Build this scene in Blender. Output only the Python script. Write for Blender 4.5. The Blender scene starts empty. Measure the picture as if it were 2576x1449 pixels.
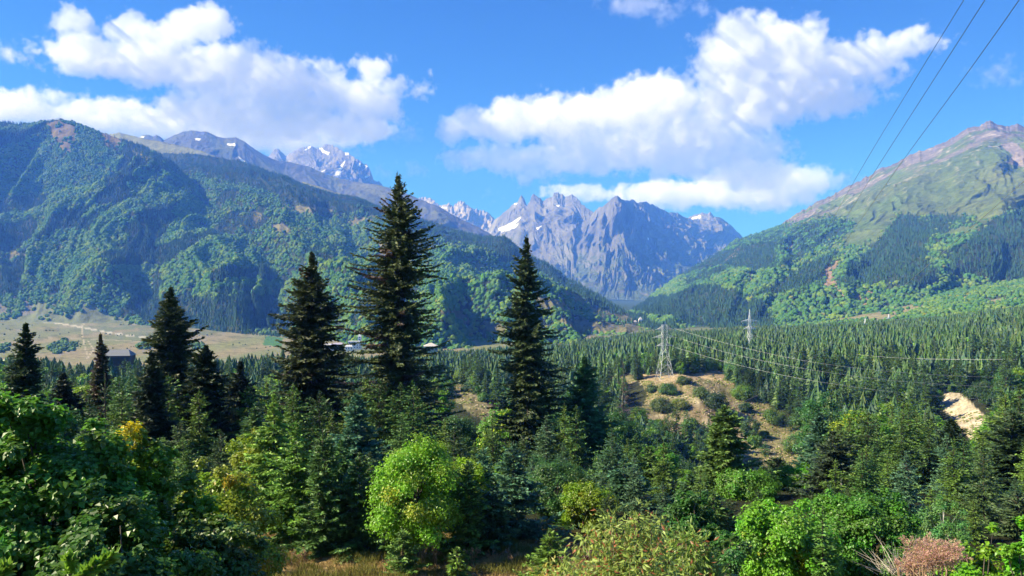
import bpy, math, random
import numpy as np
from mathutils import Vector
SKIP = set()
# ------------------------------------------------------------------ camera, sky, sun, exposure
S = bpy.context.scene
COL = S.collection
F = 1910.0                      # focal length in pixels of a 2576-pixel-wide picture
def P(px, py, D): return Vector(((px-1288)/F*D, D, (724.5-py)/F*D))
cam = bpy.data.objects.new('camera', bpy.data.cameras.new('camera')); COL.objects.link(cam)
cam.rotation_euler = (math.pi/2, 0, 0); cam.data.sensor_width = 36; cam.data.lens = 36*F/2576
cam.data.clip_end = 80000; cam.data.clip_start = .1; S.camera = cam
SEL, SAZ = math.radians(39), math.radians(-94)
sd = Vector((math.sin(SAZ)*math.cos(SEL), math.cos(SAZ)*math.cos(SEL), math.sin(SEL)))
sun = bpy.data.objects.new('sun', bpy.data.lights.new('sun', 'SUN')); COL.objects.link(sun)
sun.data.energy = 5.0; sun.data.angle = math.radians(.5); sun.data.color = (1, .94, .84)
sun.rotation_euler = sd.to_track_quat('Z', 'Y').to_euler()
w = bpy.data.worlds.new('World'); S.world = w; w.use_nodes = True
nt = w.node_tree; sky = nt.nodes.new('ShaderNodeTexSky'); sky.sky_type = 'NISHITA'; sky.sun_disc = False
sky.sun_elevation = SEL; sky.sun_rotation = SAZ; sky.altitude = 1500; sky.ozone_density = 4.0; sky.air_density = 1.0; sky.dust_density = .1
mx = nt.nodes.new('ShaderNodeMix'); mx.data_type = 'RGBA'; mx.blend_type = 'MULTIPLY'; mx.inputs[0].default_value = 1
mx.inputs['B'].default_value = (.27, .7, 1.32, 1)
nt.links.new(sky.outputs[0], mx.inputs['A'])
tc = nt.nodes.new('ShaderNodeTexCoord'); sx = nt.nodes.new('ShaderNodeSeparateXYZ'); nt.links.new(tc.outputs['Generated'], sx.inputs[0])
lt = nt.nodes.new('ShaderNodeMath'); lt.operation = 'LESS_THAN'; nt.links.new(sx.outputs[2], lt.inputs[0]); lt.inputs[1].default_value = 0
gm = nt.nodes.new('ShaderNodeMix'); gm.data_type = 'RGBA'; nt.links.new(lt.outputs[0], gm.inputs[0]); nt.links.new(mx.outputs['Result'], gm.inputs['A']); gm.inputs['B'].default_value = (3.4, 3.5, 3.8, 1)   # glow added below the horizon to light cloud bases, standing in for sunlit land
nt.links.new(gm.outputs['Result'], nt.nodes['Background'].inputs[0]); nt.nodes['Background'].inputs[1].default_value = .058
S.view_settings.view_transform = 'Standard'; S.view_settings.exposure = 1.15
S.cycles.volume_bounces = 8; S.cycles.max_bounces = 12; S.cycles.diffuse_bounces = 2; S.cycles.glossy_bounces = 1
S.cycles.transmission_bounces = 2; S.cycles.transparent_max_bounces = 4
S.cycles.volume_step_rate = 4; S.cycles.volume_max_steps = 256
# ------------------------------------------------------------------ helpers
random.seed(7); rng = np.random.default_rng(7)
def hsh(ix, iy, s):
    h = (ix.astype(np.int64)*374761393 + iy.astype(np.int64)*668265263 + s*2147483647) & 0xffffffff
    h = ((h ^ (h >> 13))*1274126177) & 0xffffffff
    return ((h ^ (h >> 16)) & 0xffff)/65535.0
def vn(x, y, s=0):
    x = np.asarray(x, float); y = np.asarray(y, float)
    ix = np.floor(x); iy = np.floor(y); fx = x-ix; fy = y-iy
    fx = fx*fx*fx*(fx*(fx*6-15)+10); fy = fy*fy*fy*(fy*(fy*6-15)+10)
    a = hsh(ix, iy, s); b = hsh(ix+1, iy, s); c = hsh(ix, iy+1, s); d = hsh(ix+1, iy+1, s)
    return a+(b-a)*fx+(c-a)*fy+(a-b-c+d)*fx*fy
def fbm(x, y, o=4, s=0, g=.5):
    t = 0; a = 1; n = 0
    for i in range(o): t = t+a*vn(x*2**i+i*17.3, y*2**i+i*9.1, s+i); n += a; a *= g
    return t/n
def rdg(x, y, o=4, s=0, g=.5):
    t = 0; a = 1; n = 0
    for i in range(o): t = t+a*(1-np.abs(2*vn(x*2**i+i*17.3, y*2**i+i*9.1, s+i)-1)); n += a; a *= g
    return t/n
def inpoly(x, y, poly):
    c = np.zeros(np.shape(x), bool); n = len(poly)
    for i in range(n):
        x1, y1 = poly[i]; x2, y2 = poly[(i+1) % n]
        if y1 == y2: continue
        m = ((y1 > y) != (y2 > y)) & (x < (x2-x1)*(y-y1)/(y2-y1)+x1)
        c ^= m
    return c
def proj(X, Y, Z):
    Yc = np.maximum(Y, .5)
    return 1288+F*X/Yc, 724.5-F*Z/Yc
def tag(o, label=None, cat=None, group=None, kind=None):
    if label: o['label'] = label
    if cat: o['category'] = cat
    if group: o['group'] = group
    if kind: o['kind'] = kind
    return o
def tmesh(name, V, T, col=None, mat=None, smooth=False, mi=None):
    """triangle mesh from arrays"""
    V = np.ascontiguousarray(V, np.float32); T = np.ascontiguousarray(T, np.int32)
    k = T.shape[1]
    me = bpy.data.meshes.new(name)
    me.vertices.add(len(V)); me.vertices.foreach_set('co', V.ravel())
    me.loops.add(T.size); me.loops.foreach_set('vertex_index', T.ravel())
    me.polygons.add(len(T)); me.polygons.foreach_set('loop_start', np.arange(0, T.size, k, dtype=np.int32))
    me.polygons.foreach_set('use_smooth', np.full(len(T), bool(smooth)))
    if mat is not None:
        for m_ in (mat if isinstance(mat, (list, tuple)) else [mat]): me.materials.append(m_)
    if mi is not None: me.polygons.foreach_set('material_index', np.ascontiguousarray(mi, np.int32))
    me.update(calc_edges=True)
    if col is not None:
        a = me.color_attributes.new('col', 'FLOAT_COLOR', 'POINT')
        c = np.ones((len(V), 4), np.float32); c[:, :3] = col; a.data.foreach_set('color', c.ravel())
    return me
def link(name, me, parent=None, loc=None, rz=0, sc=None):
    o = bpy.data.objects.new(name, me); COL.objects.link(o)
    if parent is not None: o.parent = parent
    if loc is not None: o.location = loc
    if rz: o.rotation_euler = (0, 0, rz)
    if sc is not None: o.scale = sc if isinstance(sc, tuple) else (sc, sc, sc)
    return o
class MB:
    """collects boxes, bars, tubes and loose polygons into one triangle mesh"""
    def __init__(s): s.V = []; s.T = []; s.n = 0; s.C = []
    def add(s, V, T, c=(.5, .5, .5)):
        V = np.asarray(V, float); T = np.asarray(T, int); s.V.append(V); s.T.append(T+s.n); s.n += len(V)
        s.C.append(np.broadcast_to(np.asarray(c, float), (len(V), 3)))
    def box(s, lo, hi, c=(.5, .5, .5)):
        (a, b, d), (e, f, g) = lo, hi
        V = [(a, b, d), (e, b, d), (e, f, d), (a, f, d), (a, b, g), (e, b, g), (e, f, g), (a, f, g)]
        T = [(0, 2, 1), (0, 3, 2), (4, 5, 6), (4, 6, 7), (0, 1, 5), (0, 5, 4), (1, 2, 6), (1, 6, 5), (2, 3, 7), (2, 7, 6), (3, 0, 4), (3, 4, 7)]
        s.add(V, T, c)
    def tube(s, pts, rad, n=5, c=(.5, .5, .5), cap=True):
        pts = np.asarray(pts, float); m = len(pts); rad = np.broadcast_to(np.asarray(rad, float), (m,))
        d = np.gradient(pts, axis=0); d /= np.linalg.norm(d, axis=1)[:, None]+1e-9
        ref = np.where(np.abs(d[:, 2:3]) > .9, np.array([[1., 0, 0]]), np.array([[0, 0, 1.]]))
        u = np.cross(d, ref); u /= np.linalg.norm(u, axis=1)[:, None]+1e-9; v = np.cross(d, u)
        a = np.arange(n)/n*2*math.pi
        R = pts[:, None]+rad[:, None, None]*(np.cos(a)[None, :, None]*u[:, None]+np.sin(a)[None, :, None]*v[:, None])
        i = np.arange(m-1)[:, None]*n; j = np.arange(n)[None]; k = (j+1) % n
        T = np.concatenate([np.stack([i+j, i+k, i+n+k], -1).reshape(-1, 3), np.stack([i+j, i+n+k, i+n+j], -1).reshape(-1, 3)])
        V = R.reshape(-1, 3)
        if cap:
            V = np.vstack([V, pts[0], pts[-1]]); z = m*n; jj = np.arange(n); kk = (jj+1) % n
            T = np.vstack([T, np.stack([np.full(n, z), kk, jj], -1), np.stack([np.full(n, z+1), (m-1)*n+jj, (m-1)*n+kk], -1)])
        s.add(V, T, c)
    def arr(s): return np.vstack(s.V), np.vstack(s.T), np.vstack(s.C)
    def mesh(s, name, mat, smooth=False): V, T, C = s.arr(); return tmesh(name, V, T, C, mat, smooth)
# ------------------------------------------------------------------ materials
def mat_attr(name, rough=.8, spec=.3, transl=0, vary=0, bump=None, noise=None, gain=1):
    m = bpy.data.materials.new(name); m.use_nodes = True; t = m.node_tree; b = t.nodes['Principled BSDF']; L = t.links.new
    a = t.nodes.new('ShaderNodeAttribute'); a.attribute_name = 'col'; c = a.outputs['Color']
    b.inputs['Roughness'].default_value = rough; b.inputs['Specular IOR Level'].default_value = spec
    def mul(c, f):
        x = t.nodes.new('ShaderNodeMix'); x.data_type = 'RGBA'; x.blend_type = 'MULTIPLY'; x.inputs[0].default_value = 1
        L(c, x.inputs['A']); L(f, x.inputs['B']); return x.outputs['Result']
    if noise:
        for sc, lo, hi in noise:
            g = t.nodes.new('ShaderNodeNewGeometry'); n = t.nodes.new('ShaderNodeTexNoise'); n.inputs['Scale'].default_value = sc
            n.inputs['Detail'].default_value = 5; n.inputs['Roughness'].default_value = .65; L(g.outputs['Position'], n.inputs['Vector'])
            r = t.nodes.new('ShaderNodeMapRange'); r.inputs[1].default_value = .3; r.inputs[2].default_value = .7
            r.inputs[3].default_value = lo; r.inputs[4].default_value = hi; L(n.outputs[0], r.inputs[0]); c = mul(c, r.outputs[0])
    if vary:
        oi = t.nodes.new('ShaderNodeObjectInfo'); r = t.nodes.new('ShaderNodeMapRange')
        r.inputs[3].default_value = 1-vary; r.inputs[4].default_value = 1+vary; L(oi.outputs['Random'], r.inputs[0])
        h = t.nodes.new('ShaderNodeHueSaturation'); r2 = t.nodes.new('ShaderNodeMapRange'); r2.inputs[3].default_value = .5-.05*vary; r2.inputs[4].default_value = .5+.05*vary
        wn = t.nodes.new('ShaderNodeTexWhiteNoise'); wn.noise_dimensions = '1D'; L(oi.outputs['Random'], wn.inputs['W']); L(wn.outputs[0], r2.inputs[0])
        L(r2.outputs[0], h.inputs['Hue']); L(c, h.inputs['Color']); L(r.outputs[0], h.inputs['Value']); c = h.outputs[0]
    if gain != 1:
        h = t.nodes.new('ShaderNodeHueSaturation'); h.inputs['Value'].default_value = gain; h.inputs['Saturation'].default_value = 1.06; L(c, h.inputs['Color']); c = h.outputs[0]
    L(c, b.inputs['Base Color'])
    if bump:
        g = t.nodes.new('ShaderNodeNewGeometry'); n = t.nodes.new('ShaderNodeTexNoise'); n.inputs['Scale'].default_value = bump[0]
        n.inputs['Detail'].default_value = 8; n.inputs['Roughness'].default_value = .7; L(g.outputs['Position'], n.inputs['Vector'])
        bp = t.nodes.new('ShaderNodeBump'); bp.inputs['Strength'].default_value = 1; bp.inputs['Distance'].default_value = bump[1]
        L(n.outputs[0], bp.inputs['Height']); L(bp.outputs[0], b.inputs['Normal'])
    if transl:
        tr = t.nodes.new('ShaderNodeBsdfTranslucent'); L(c, tr.inputs['Color']); ms = t.nodes.new('ShaderNodeMixShader')
        ms.inputs[0].default_value = transl; o = t.nodes['Material Output']
        L(b.outputs[0], ms.inputs[1]); L(tr.outputs[0], ms.inputs[2]); L(ms.outputs[0], o.inputs['Surface'])
    return m
M_ground = mat_attr('earth_and_grass', .95, .1, noise=[(.09, .6, 1.35), (.5, .6, 1.35), (4., .65, 1.35)], bump=(.5, 1.2))
M_slope = mat_attr('forest_floor', .95, .1, noise=[(.02, .6, 1.4)], bump=(.03, 12))
M_rock = mat_attr('mountain_rock', .9, .2, noise=[(.006, .7, 1.3), (.03, .75, 1.25)], bump=(.012, 45))
M_wood = mat_attr('far_foliage', .9, .1, gain=1.18)
M_needle = mat_attr('spruce_needles', .55, .35, transl=.15, vary=.25, gain=1.35)
M_leaf = mat_attr('green_leaves', .42, .5, transl=.42, vary=.18, gain=1.3)
M_bark = mat_attr('bark', .9, .2, noise=[(6., .7, 1.3)])
M_steel = mat_attr('galvanised_steel', .45, .5)
M_steel.node_tree.nodes['Principled BSDF'].inputs['Metallic'].default_value = .3
M_wall = mat_attr('plaster_and_boards', .8, .3, noise=[(1.5, .85, 1.1)])
# ------------------------------------------------------------------ the lie of the land
TD = [0.1, 1, 6, 12, 20, 30, 40, 60, 90, 150, 230, 300, 370, 430, 490, 560, 700, 1000, 1300, 1700, 2200, 3000, 16000]
TP = [-600, 200, 700, 1150, 1450, 1700, 1950, 2250, 2600, 3200]
TH = [[-1.7]*10, [-1.7]*10, [-4.5]*10, [-7.2]*10, [-10.4]*10, [-12.35]*10, [-13.0]*10,
 [-16.5]*10, [-21, -21, -21, -22, -22, -23, -23, -23, -24, -24],
 [-32, -33, -35, -38, -40, -42, -42, -38, -36, -34],
 [-45, -46, -50, -58, -68, -72, -74, -60, -50, -45],
 [-50, -54, -58, -70, -80, -86, -90, -68, -55, -50],
 [-54, -58, -60, -68, -82, -90, -93, -70, -56, -48],
 [-57, -60, -62, -62, -74, -76, -81, -66, -52, -45],
 [-60, -62, -64, -66, -72, -59, -62, -62, -50, -42],
 [-66, -70, -72, -72, -72, -62, -62, -60, -48, -38],
 [-92, -86, -82, -80, -75, -68, -66, -60, -46, -35],
 [-118, -112, -106, -98, -90, -78, -72, -62, -43, -28],
 [-129, -126, -122, -112, -103, -90, -80, -66, -45, -26],
 [-130, -130, -130, -128, -122, -105, -92, -80, -60, -40],
 [-132, -132, -132, -131, -128, -122, -110, -95, -80, -60],
 [-134]*6+[-128, -110, -90, -70],
 [-134]*6+[-134, -120, -100, -90]]
TH = np.array(TH, float); TD = np.array(TD, float); TP = np.array(TP, float)
def H(x, y):
    x = np.asarray(x, float); y = np.asarray(y, float); r = np.hypot(x, y)
    D = np.maximum(y, .7*r); px = 1288+F*x/np.maximum(y, .35*r+.01); px = np.clip(px, TP[0], TP[-1]); D = np.clip(D, TD[0], TD[-1])
    lD = np.log(D+5); lT = np.log(TD+5)
    i = np.clip(np.searchsorted(TD, D)-1, 0, len(TD)-2); j = np.clip(np.searchsorted(TP, px)-1, 0, len(TP)-2)
    a = (lD-lT[i])/(lT[i+1]-lT[i]); b = (px-TP[j])/(TP[j+1]-TP[j]); b = b*b*(3-2*b)
    z = (TH[i, j]*(1-b)+TH[i, j+1]*b)*(1-a)+(TH[i+1, j]*(1-b)+TH[i+1, j+1]*b)*a
    k = np.clip((D-60)/200, 0, 1)*np.clip((1600-D)/600, 0.12, 1)
    z = z+k*(fbm(x/60, y/60, 3, 3)-.5)*9
    rav = np.clip((D-120)/150, 0, 1)*np.clip((600-D)/100, 0, 1)*np.clip((px-1000)/200, 0, 1)
    z = z+rav*(rdg(x/45+3, y/160, 3, 5)-.6)*9
    z = z+np.clip(D/40, 0, 1)*(fbm(x/6, y/6, 3, 8)-.5)*.5
    return z
def Hs(x, y): return float(H(np.array([x]), np.array([y]))[0])
# bare earth, fields and other land cover, as outlines seen over the ground
BARE = [[(1604, 945), (1700, 942), (1765, 940), (1800, 932), (1830, 940), (1848, 975), (1880, 992), (1915, 1010), (1960, 1040), (2030, 1085), (2060, 1135), (2035, 1190), (1990, 1215), (1880, 1215), (1840, 1150), (1800, 1110), (1680, 1110), (1590, 1080), (1600, 1040), (1630, 1000)],
        [(1130, 958), (1180, 975), (1215, 1000), (1250, 1045), (1240, 1070), (1200, 1050), (1150, 1010), (1100, 985)],
        [(1440, 960), (1500, 950), (1600, 945), (1600, 960), (1500, 985)]]
CLIFF = [(2350, 1012), (2378, 978), (2408, 985), (2445, 1015), (2482, 1050), (2515, 1085), (2490, 1112), (2440, 1105), (2405, 1060)]
PLAT = [(1600, 940), (1830, 930), (1835, 952), (1700, 962), (1610, 958)]
LAWN = [(2425, 915), (2475, 912), (2485, 930), (2455, 950), (2420, 935)]
def bare_at(px, py):
    m = np.zeros(np.shape(px), bool)
    for p in BARE: m |= inpoly(px, py, p)
    return m
def ground():
    th = np.concatenate([np.linspace(-180, -40, 60, endpoint=False), np.linspace(-40, 40, 900, endpoint=False), np.linspace(40, 180, 60, endpoint=False)])
    th = np.radians(th); r = np.concatenate([[.3], np.geomspace(1, 2200, 520), np.geomspace(2260, 15500, 50)])
    R, A = np.meshgrid(r, th, indexing='ij'); X = R*np.sin(A); Y = R*np.cos(A)
    Z = H(X, Y); px, py = proj(X, Y, Z); front = Y > 2
    # the worn pale cliff of the gully on the right
    n1 = fbm(X/4, Y/4, 4, 21); n2 = fbm(X/30, Y/30, 4, 22); n3 = fbm(X/1.2, Y/1.2, 3, 23)
    c = np.empty(X.shape+(3,)); c[:] = (.035, .04, .018)
    c = c*(.6+.8*n2[..., None])
    def mixc(mask, colr, f=1.0):
        k = (mask*f)[..., None]; c[:] = c*(1-k)+np.asarray(colr)*k
    # dry meadow close to the camera
    cl = front & (R < 43); cl2 = np.clip((43-R)/3, 0, 1)*front
    mixc(cl2, (.25, .17, .07), .85); mixc(cl2*np.clip((n1-.5)*5, 0, 1), (.13, .13, .035), .6); mixc(cl2*np.clip((n3-.5)*4, 0, 1), (.33, .25, .12), .6)
    w1 = (n1-.5)*30; w2 = (n2-.5)*20
    b = (bare_at(px+w1, py+w2*.6) & front & (R > 200) & (R < 640)).astype(float)
    mixc(b, (.26, .2, .12)); mixc(b*np.clip((n1-.52)*7, 0, 1), (.38, .32, .21), .8); mixc(b*np.clip((n2-.44)*6, 0, 1), (.15, .155, .055), .6)
    mixc(b*np.clip((n3-.6)*8, 0, 1), (.08, .07, .03), .6)
    pl = (inpoly(px, py, PLAT) & front & (R > 350) & (R < 640)).astype(float); mixc(pl, (.36, .27, .16), .95)
    ck = (inpoly(px+w1*.3, py+w1*.2, CLIFF) & front & (R < 700)).astype(float); mixc(ck, (.5, .43, .31)); mixc(ck*np.clip((n3-.5)*6, 0, 1), (.3, .25, .17), .7)
    la = (inpoly(px, py+w1*.1, LAWN) & front & (R < 1200)).astype(float); mixc(la, (.32, .23, .11))
    # valley floor: strips of mown meadow
    fl = np.clip((R-1000)/200, 0, 1)*front
    strip = vn(X/260+.2*Y/260, Y/420, 31); strip2 = vn(X/60, Y/900, 32)
    fc = np.stack([.125+.07*strip, .15+.05*strip, .075+.03*strip2], -1)
    k = fl[..., None]; c[:] = c*(1-k)+fc*k
    mixc(fl*np.clip((strip2-.55)*6, 0, 1), (.26, .2, .12), .6); mixc(fl*np.clip((n2-.58)*7, 0, 1), (.1, .11, .045), .7)
    mixc(np.clip((R-4300)/500, 0, 1)*front, (.035, .06, .03)); mixc(np.clip((R-2300)/300, 0, 1)*front*(px > 1480), (.035, .06, .03))
    mixc(fl*(inpoly(px, py, [(670, 845), (712, 850), (708, 872), (660, 868)])), (.06, .15, .045))
    def path(pts, wd, colr, lo=1000):
        for (a, b2), (c2, d) in zip(pts[:-1], pts[1:]):
            t = np.clip(((px-a)*(c2-a)+(py-b2)*(d-b2))/((c2-a)**2+(d-b2)**2), 0, 1)
            dist = np.hypot(px-a-t*(c2-a), py-b2-t*(d-b2)); mixc(((dist < wd) & (R > lo) & front).astype(float), colr, .9)
    path([(80, 807), (140, 812), (205, 823), (280, 838), (395, 853)], 1.5, (.45, .42, .36))
    path([(232, 778), (222, 800), (205, 822)], 1.3, (.4, .36, .28)); path([(205, 822), (210, 860), (222, 900)], 1.5, (.36, .31, .22)); path([(222, 858), (236, 880), (216, 905)], 1.3, (.4, .34, .25))
    path([(110, 832), (185, 833)], 1.1, (.13, .12, .07)); path([(0, 806), (80, 807)], 1.1, (.25, .22, .16)); path([(120, 850), (300, 856), (520, 872)], .9, (.27, .24, .17))
    nr, na = X.shape; V = np.stack([X, Y, Z], -1).reshape(-1, 3)
    i = np.arange(nr-1)[:, None]*na; j = np.arange(na)[None]; k = (j+1) % na
    Q = np.stack([i+j, i+k, i+na+k, i+na+j], -1).reshape(-1, 4)[:, ::-1]
    me = tmesh('ground', V, Q, c.reshape(-1, 3), M_ground, True)
    tag(link('ground', me), kind='structure')
ground()
# ------------------------------------------------------------------ mountains
MT = {}
def Zt(pts, D=None):   # outline points read in an enlarged view of the summits
    return [(1039.8+p[0]*.3385, 436+p[1]*.3385)+((p[2],) if len(p) > 2 else (D,)) for p in pts]
def Z6(pts): return [(1717.3+x/3, 483+y/3) for x, y in pts]
def mountain(name, ridge, foot, nu=500, nv=260, fz=-136, prof=1.0, rib=(600, 110, 4, 0), det=(120, 12), jag=(30, 0), seed=0, color=None, mat=None, back=.5, drop=.6, sharp=.5, kind='hills'):
    ridge = np.array(ridge, float); foot = np.array(foot, float)
    R3 = np.stack([(ridge[:, 0]-1288)/F*ridge[:, 2], ridge[:, 2], (724.5-ridge[:, 1])/F*ridge[:, 2]], 1)
    F3 = np.stack([(foot[:, 0]-1288)/F*foot[:, 1], foot[:, 1], np.full(len(foot), fz)], 1)
    if foot.shape[1] > 2: F3[:, 2] = foot[:, 2]
    # parameter u by pixel column, the same for ridge and foot
    uR = (ridge[:, 0]-ridge[0, 0])/(ridge[-1, 0]-ridge[0, 0]); uF = (foot[:, 0]-foot[0, 0])/(foot[-1, 0]-foot[0, 0])
    u = np.linspace(0, 1, nu)
    Ru = np.stack([np.interp(u, uR, R3[:, k]) for k in range(3)], 1); Fu = np.stack([np.interp(u, uF, F3[:, k]) for k in range(3)], 1)
    for arr in (Fu,):
        for _ in range(nu//25): arr[1:-1] = (arr[:-2]+arr[1:-1]+arr[2:])/3
    # keep depth of the ridge smooth while its height stays jagged
    yy = Ru[:, 1].copy(); xs = (Ru[:, 0]/yy).copy(); zs = (Ru[:, 2]/yy).copy()
    for _ in range(nu//20): yy[1:-1] = (yy[:-2]+yy[1:-1]+yy[2:])/3
    Ru[:, 0] = xs*yy; Ru[:, 1] = yy; Ru[:, 2] = zs*yy
    seg = np.r_[0, np.cumsum(np.hypot(np.diff(Ru[:, 0]), np.diff(Ru[:, 1])))]
    if jag[1]: Ru[:, 2] += jag[1]*(rdg(seg/jag[0], seg*0+seed, 4, seed, .6)-.62)
    # a smoothed ridge feeds the lower face, so teeth of the crest do not run to the valley
    Rs = Ru.copy()
    for _ in range(nu//4): Rs[1:-1] = (Rs[:-2]+Rs[1:-1]+Rs[2:])/3
    nb = max(12, nv//6); v = np.concatenate([np.linspace(0, 1, nv), 1+np.linspace(0, back, nb+1)[1:]])
    Vv, Uu = np.meshgrid(v, np.arange(nu), indexing='ij'); vf = np.minimum(Vv, 1)
    k = np.clip((vf-.75)/.25, 0, 1)**2
    RR = Ru[None]*k[..., None]+Rs[None]*(1-k[..., None]); FF = np.broadcast_to(Fu[None], RR.shape)
    A = FF+(RR-FF)*vf[..., None]
    A[..., 2] = FF[..., 2]+(RR[..., 2]-FF[..., 2])*vf**prof
    vb = np.maximum(Vv-1, 0)
    dirx = (Ru[:, 0]-Fu[:, 0])[None]; diry = (Ru[:, 1]-Fu[:, 1])[None]; dz = (Ru[:, 2]-Fu[:, 2])[None]
    A[..., 0] += dirx*vb; A[..., 1] += diry*vb; A[..., 2] -= np.minimum(dz*vb*drop/back, Ru[None, :, 2]-fz)
    length = np.hypot(dirx, diry)
    W = np.broadcast_to(seg[None], Vv.shape); Lm = Vv*length
    wl, amp, st, skew = rib
    wx = (fbm(W/900, Lm/900, 3, seed+50)-.5)*wl*(1.2 if st > 2 else 3.2)
    n = rdg((W-skew*Vv+wx)/wl, Lm/(wl*st), 4, seed+10, sharp)-.62
    d2 = rdg((W-skew*Vv)/det[0]+wx/det[0]*.5, Lm/(det[0]*1.1), 4, seed+30, .6)-.62
    env = np.clip(np.minimum(Vv/.12, 1), 0, 1)*np.clip((1-vf)/.18, 0, 1)**.8
    env = np.where(Vv > 1, np.clip(vb/.2, 0, 1), env)
    hs_ = np.clip((RR[..., 2]-FF[..., 2])/350, .04, 1)
    disp = hs_*(n*amp*2.2+d2*det[1]*2.0)*env+d2*det[1]*.5*np.clip((1-vf)/.04, 0, 1)
    A[..., 2] += disp*.8; A[..., 1] -= disp*.6
    px, py = proj(A[..., 0], A[..., 1], A[..., 2])
    gx = np.gradient(A, axis=1); gy = np.gradient(A, axis=0); N = np.cross(gx, gy); N /= np.linalg.norm(N, axis=-1, keepdims=True)+1e-9
    N *= np.sign(N[..., 2:3]+1e-9)
    info = dict(A=A, px=px, py=py, N=N, V=Vv, W=W, L=Lm, n=n, d=d2, nv=nv)
    c = color(info) if color is not None else np.full(A.shape, .1)
    r, q = Vv.shape; i = np.arange(r-1)[:, None]*q; j = np.arange(q-1)[None]
    Q = np.stack([i+j, i+j+1, i+q+j+1, i+q+j], -1).reshape(-1, 4)
    me = tmesh(name, A.reshape(-1, 3), Q, c.reshape(-1, 3), mat or M_slope, True)
    tag(link(kind, me), kind='structure'); MT[name] = info
    return info
def paint(info, c, poly, colr, f=1.0, wob=6, seed=90):
    w1 = (fbm(info['W']/90, info['L']/90, 3, seed)-.5)*wob*2; w2 = (fbm(info['W']/90, info['L']/90, 3, seed+9)-.5)*wob*2
    m = inpoly(info['px']+w1, info['py']+w2, poly)[..., None]*f
    c[:] = c*(1-m)+np.asarray(colr)*m; return m[..., 0]
DRY = (.15, .14, .065)
CLEAR = [[(700, 518), (735, 516), (800, 520), (838, 528), (835, 545), (780, 540), (745, 538)], [(868, 552), (905, 543), (950, 545), (940, 556), (885, 566)],
 [(630, 548), (650, 532), (662, 540), (652, 562), (640, 566)], [(680, 565), (720, 562), (735, 580), (700, 590)],
 [(1100, 770), (1140, 775), (1180, 800), (1200, 820), (1160, 815), (1120, 800)], [(1215, 808), (1250, 815), (1290, 830), (1260, 850), (1225, 835)],
 [(1400, 798), (1470, 805), (1560, 815), (1620, 820), (1650, 850), (1450, 850), (1420, 825)], [(1330, 735), (1420, 760), (1440, 790), (1380, 780), (1350, 760)],
 [(1400, 720), (1460, 745), (1500, 780), (1455, 770), (1420, 745)], [(330, 378), (350, 385), (385, 400), (368, 400), (335, 388)], [(1470, 770), (1560, 790), (1640, 815), (1560, 812), (1490, 790)],
 [(1180, 660), (1215, 668), (1240, 690), (1200, 682)], [(0, 640), (40, 632), (75, 640), (20, 655)], [(950, 610), (980, 612), (978, 640), (955, 660), (950, 640)]]
def cover_forest(seed):
    def f(I):
        n = fbm(I['W']/140, I['L']/140, 4, seed); c = np.empty(I['A'].shape); c[:] = (.03, .042, .018); c *= (.7+.7*n[..., None])
        for p in CLEAR: paint(I, c, p, DRY, .9)
        return c
    return f
FOOT = [(-50, 742), (30, 752), (60, 768), (110, 760), (150, 762), (215, 752), (265, 785), (300, 797), (340, 800), (392, 826), (-50, 826)]
CLUMP = [[(15, 770), (60, 750), (85, 755), (60, 785), (20, 802)], [(-20, 742), (45, 745), (30, 760), (-20, 765)], [(130, 778), (160, 758), (205, 752), (200, 785), (165, 797), (135, 792)], [(205, 742), (290, 755), (280, 770), (225, 760)], [(265, 775), (330, 762), (392, 780), (380, 826), (330, 812), (292, 796)]]
def cover_m1(I):
    c = cover_forest(61)(I); paint(I, c, FOOT, (.135, .155, .08), 1, 3); paint(I, c, [(0, 745), (75, 750), (90, 790), (0, 800)], (.17, .14, .12), .6, 4)
    for p in ([(120, 305), (175, 300), (200, 330), (190, 372), (165, 395), (150, 370), (120, 345)], [(255, 330), (300, 345), (310, 365), (270, 372)], [(150, 310), (90, 360), (75, 385), (110, 345)]):
        paint(I, c, p, (.16, .12, .055), .85)
    return c
mountain('forested_ridge', [(-600, 250, 5200), (-300, 300, 5200), (0, 307, 5200), (70, 313, 5200), (110, 307, 5150), (150, 300, 5100), (185, 306, 5080), (220, 320, 5050), (300, 347, 5000), (370, 372, 4900), (430, 405, 4800), (470, 445, 4700), (520, 492, 4600), (600, 572, 4400), (660, 628, 4200), (720, 668, 4050), (760, 704, 3900), (820, 774, 2900), (880, 830, 2300)],
 [(-700, 2900), (0, 3000), (300, 2850), (480, 2500), (620, 2150), (760, 1950), (880, 1850)], nu=620, nv=300, rib=(680, 175, 2.6, 900), det=(110, 9), jag=(60, 18), seed=3, color=cover_m1, back=.35, drop=.62, prof=1.05)
mountain('spur_range', [(250, 395, 6300), (380, 385, 6200), (440, 386, 6000), (500, 388, 5900), (600, 404, 5800), (700, 438, 5600), (760, 466, 5500), (830, 492, 5400), (900, 503, 5300), (1000, 537, 5100), (1100, 563, 5000), (1200, 592, 4900), (1280, 616, 4750), (1400, 684, 4400), (1500, 742, 3700), (1600, 800, 2850), (1650, 824, 2400), (1720, 858, 1850)],
 [(350, 3600), (700, 2600), (850, 1850), (1000, 1480), (1250, 1400), (1450, 1550), (1620, 1800), (1720, 1600)], nu=620, nv=280, rib=(700, 140, 2.6, 600), det=(120, 10), jag=(70, 16), seed=14, color=cover_forest(62), back=.35)
def cover_alp(I):
    n = fbm(I['W']/200, I['L']/120, 4, 5)[..., None]; return np.array((.16, .165, .07))*(.8+.4*n)
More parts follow.
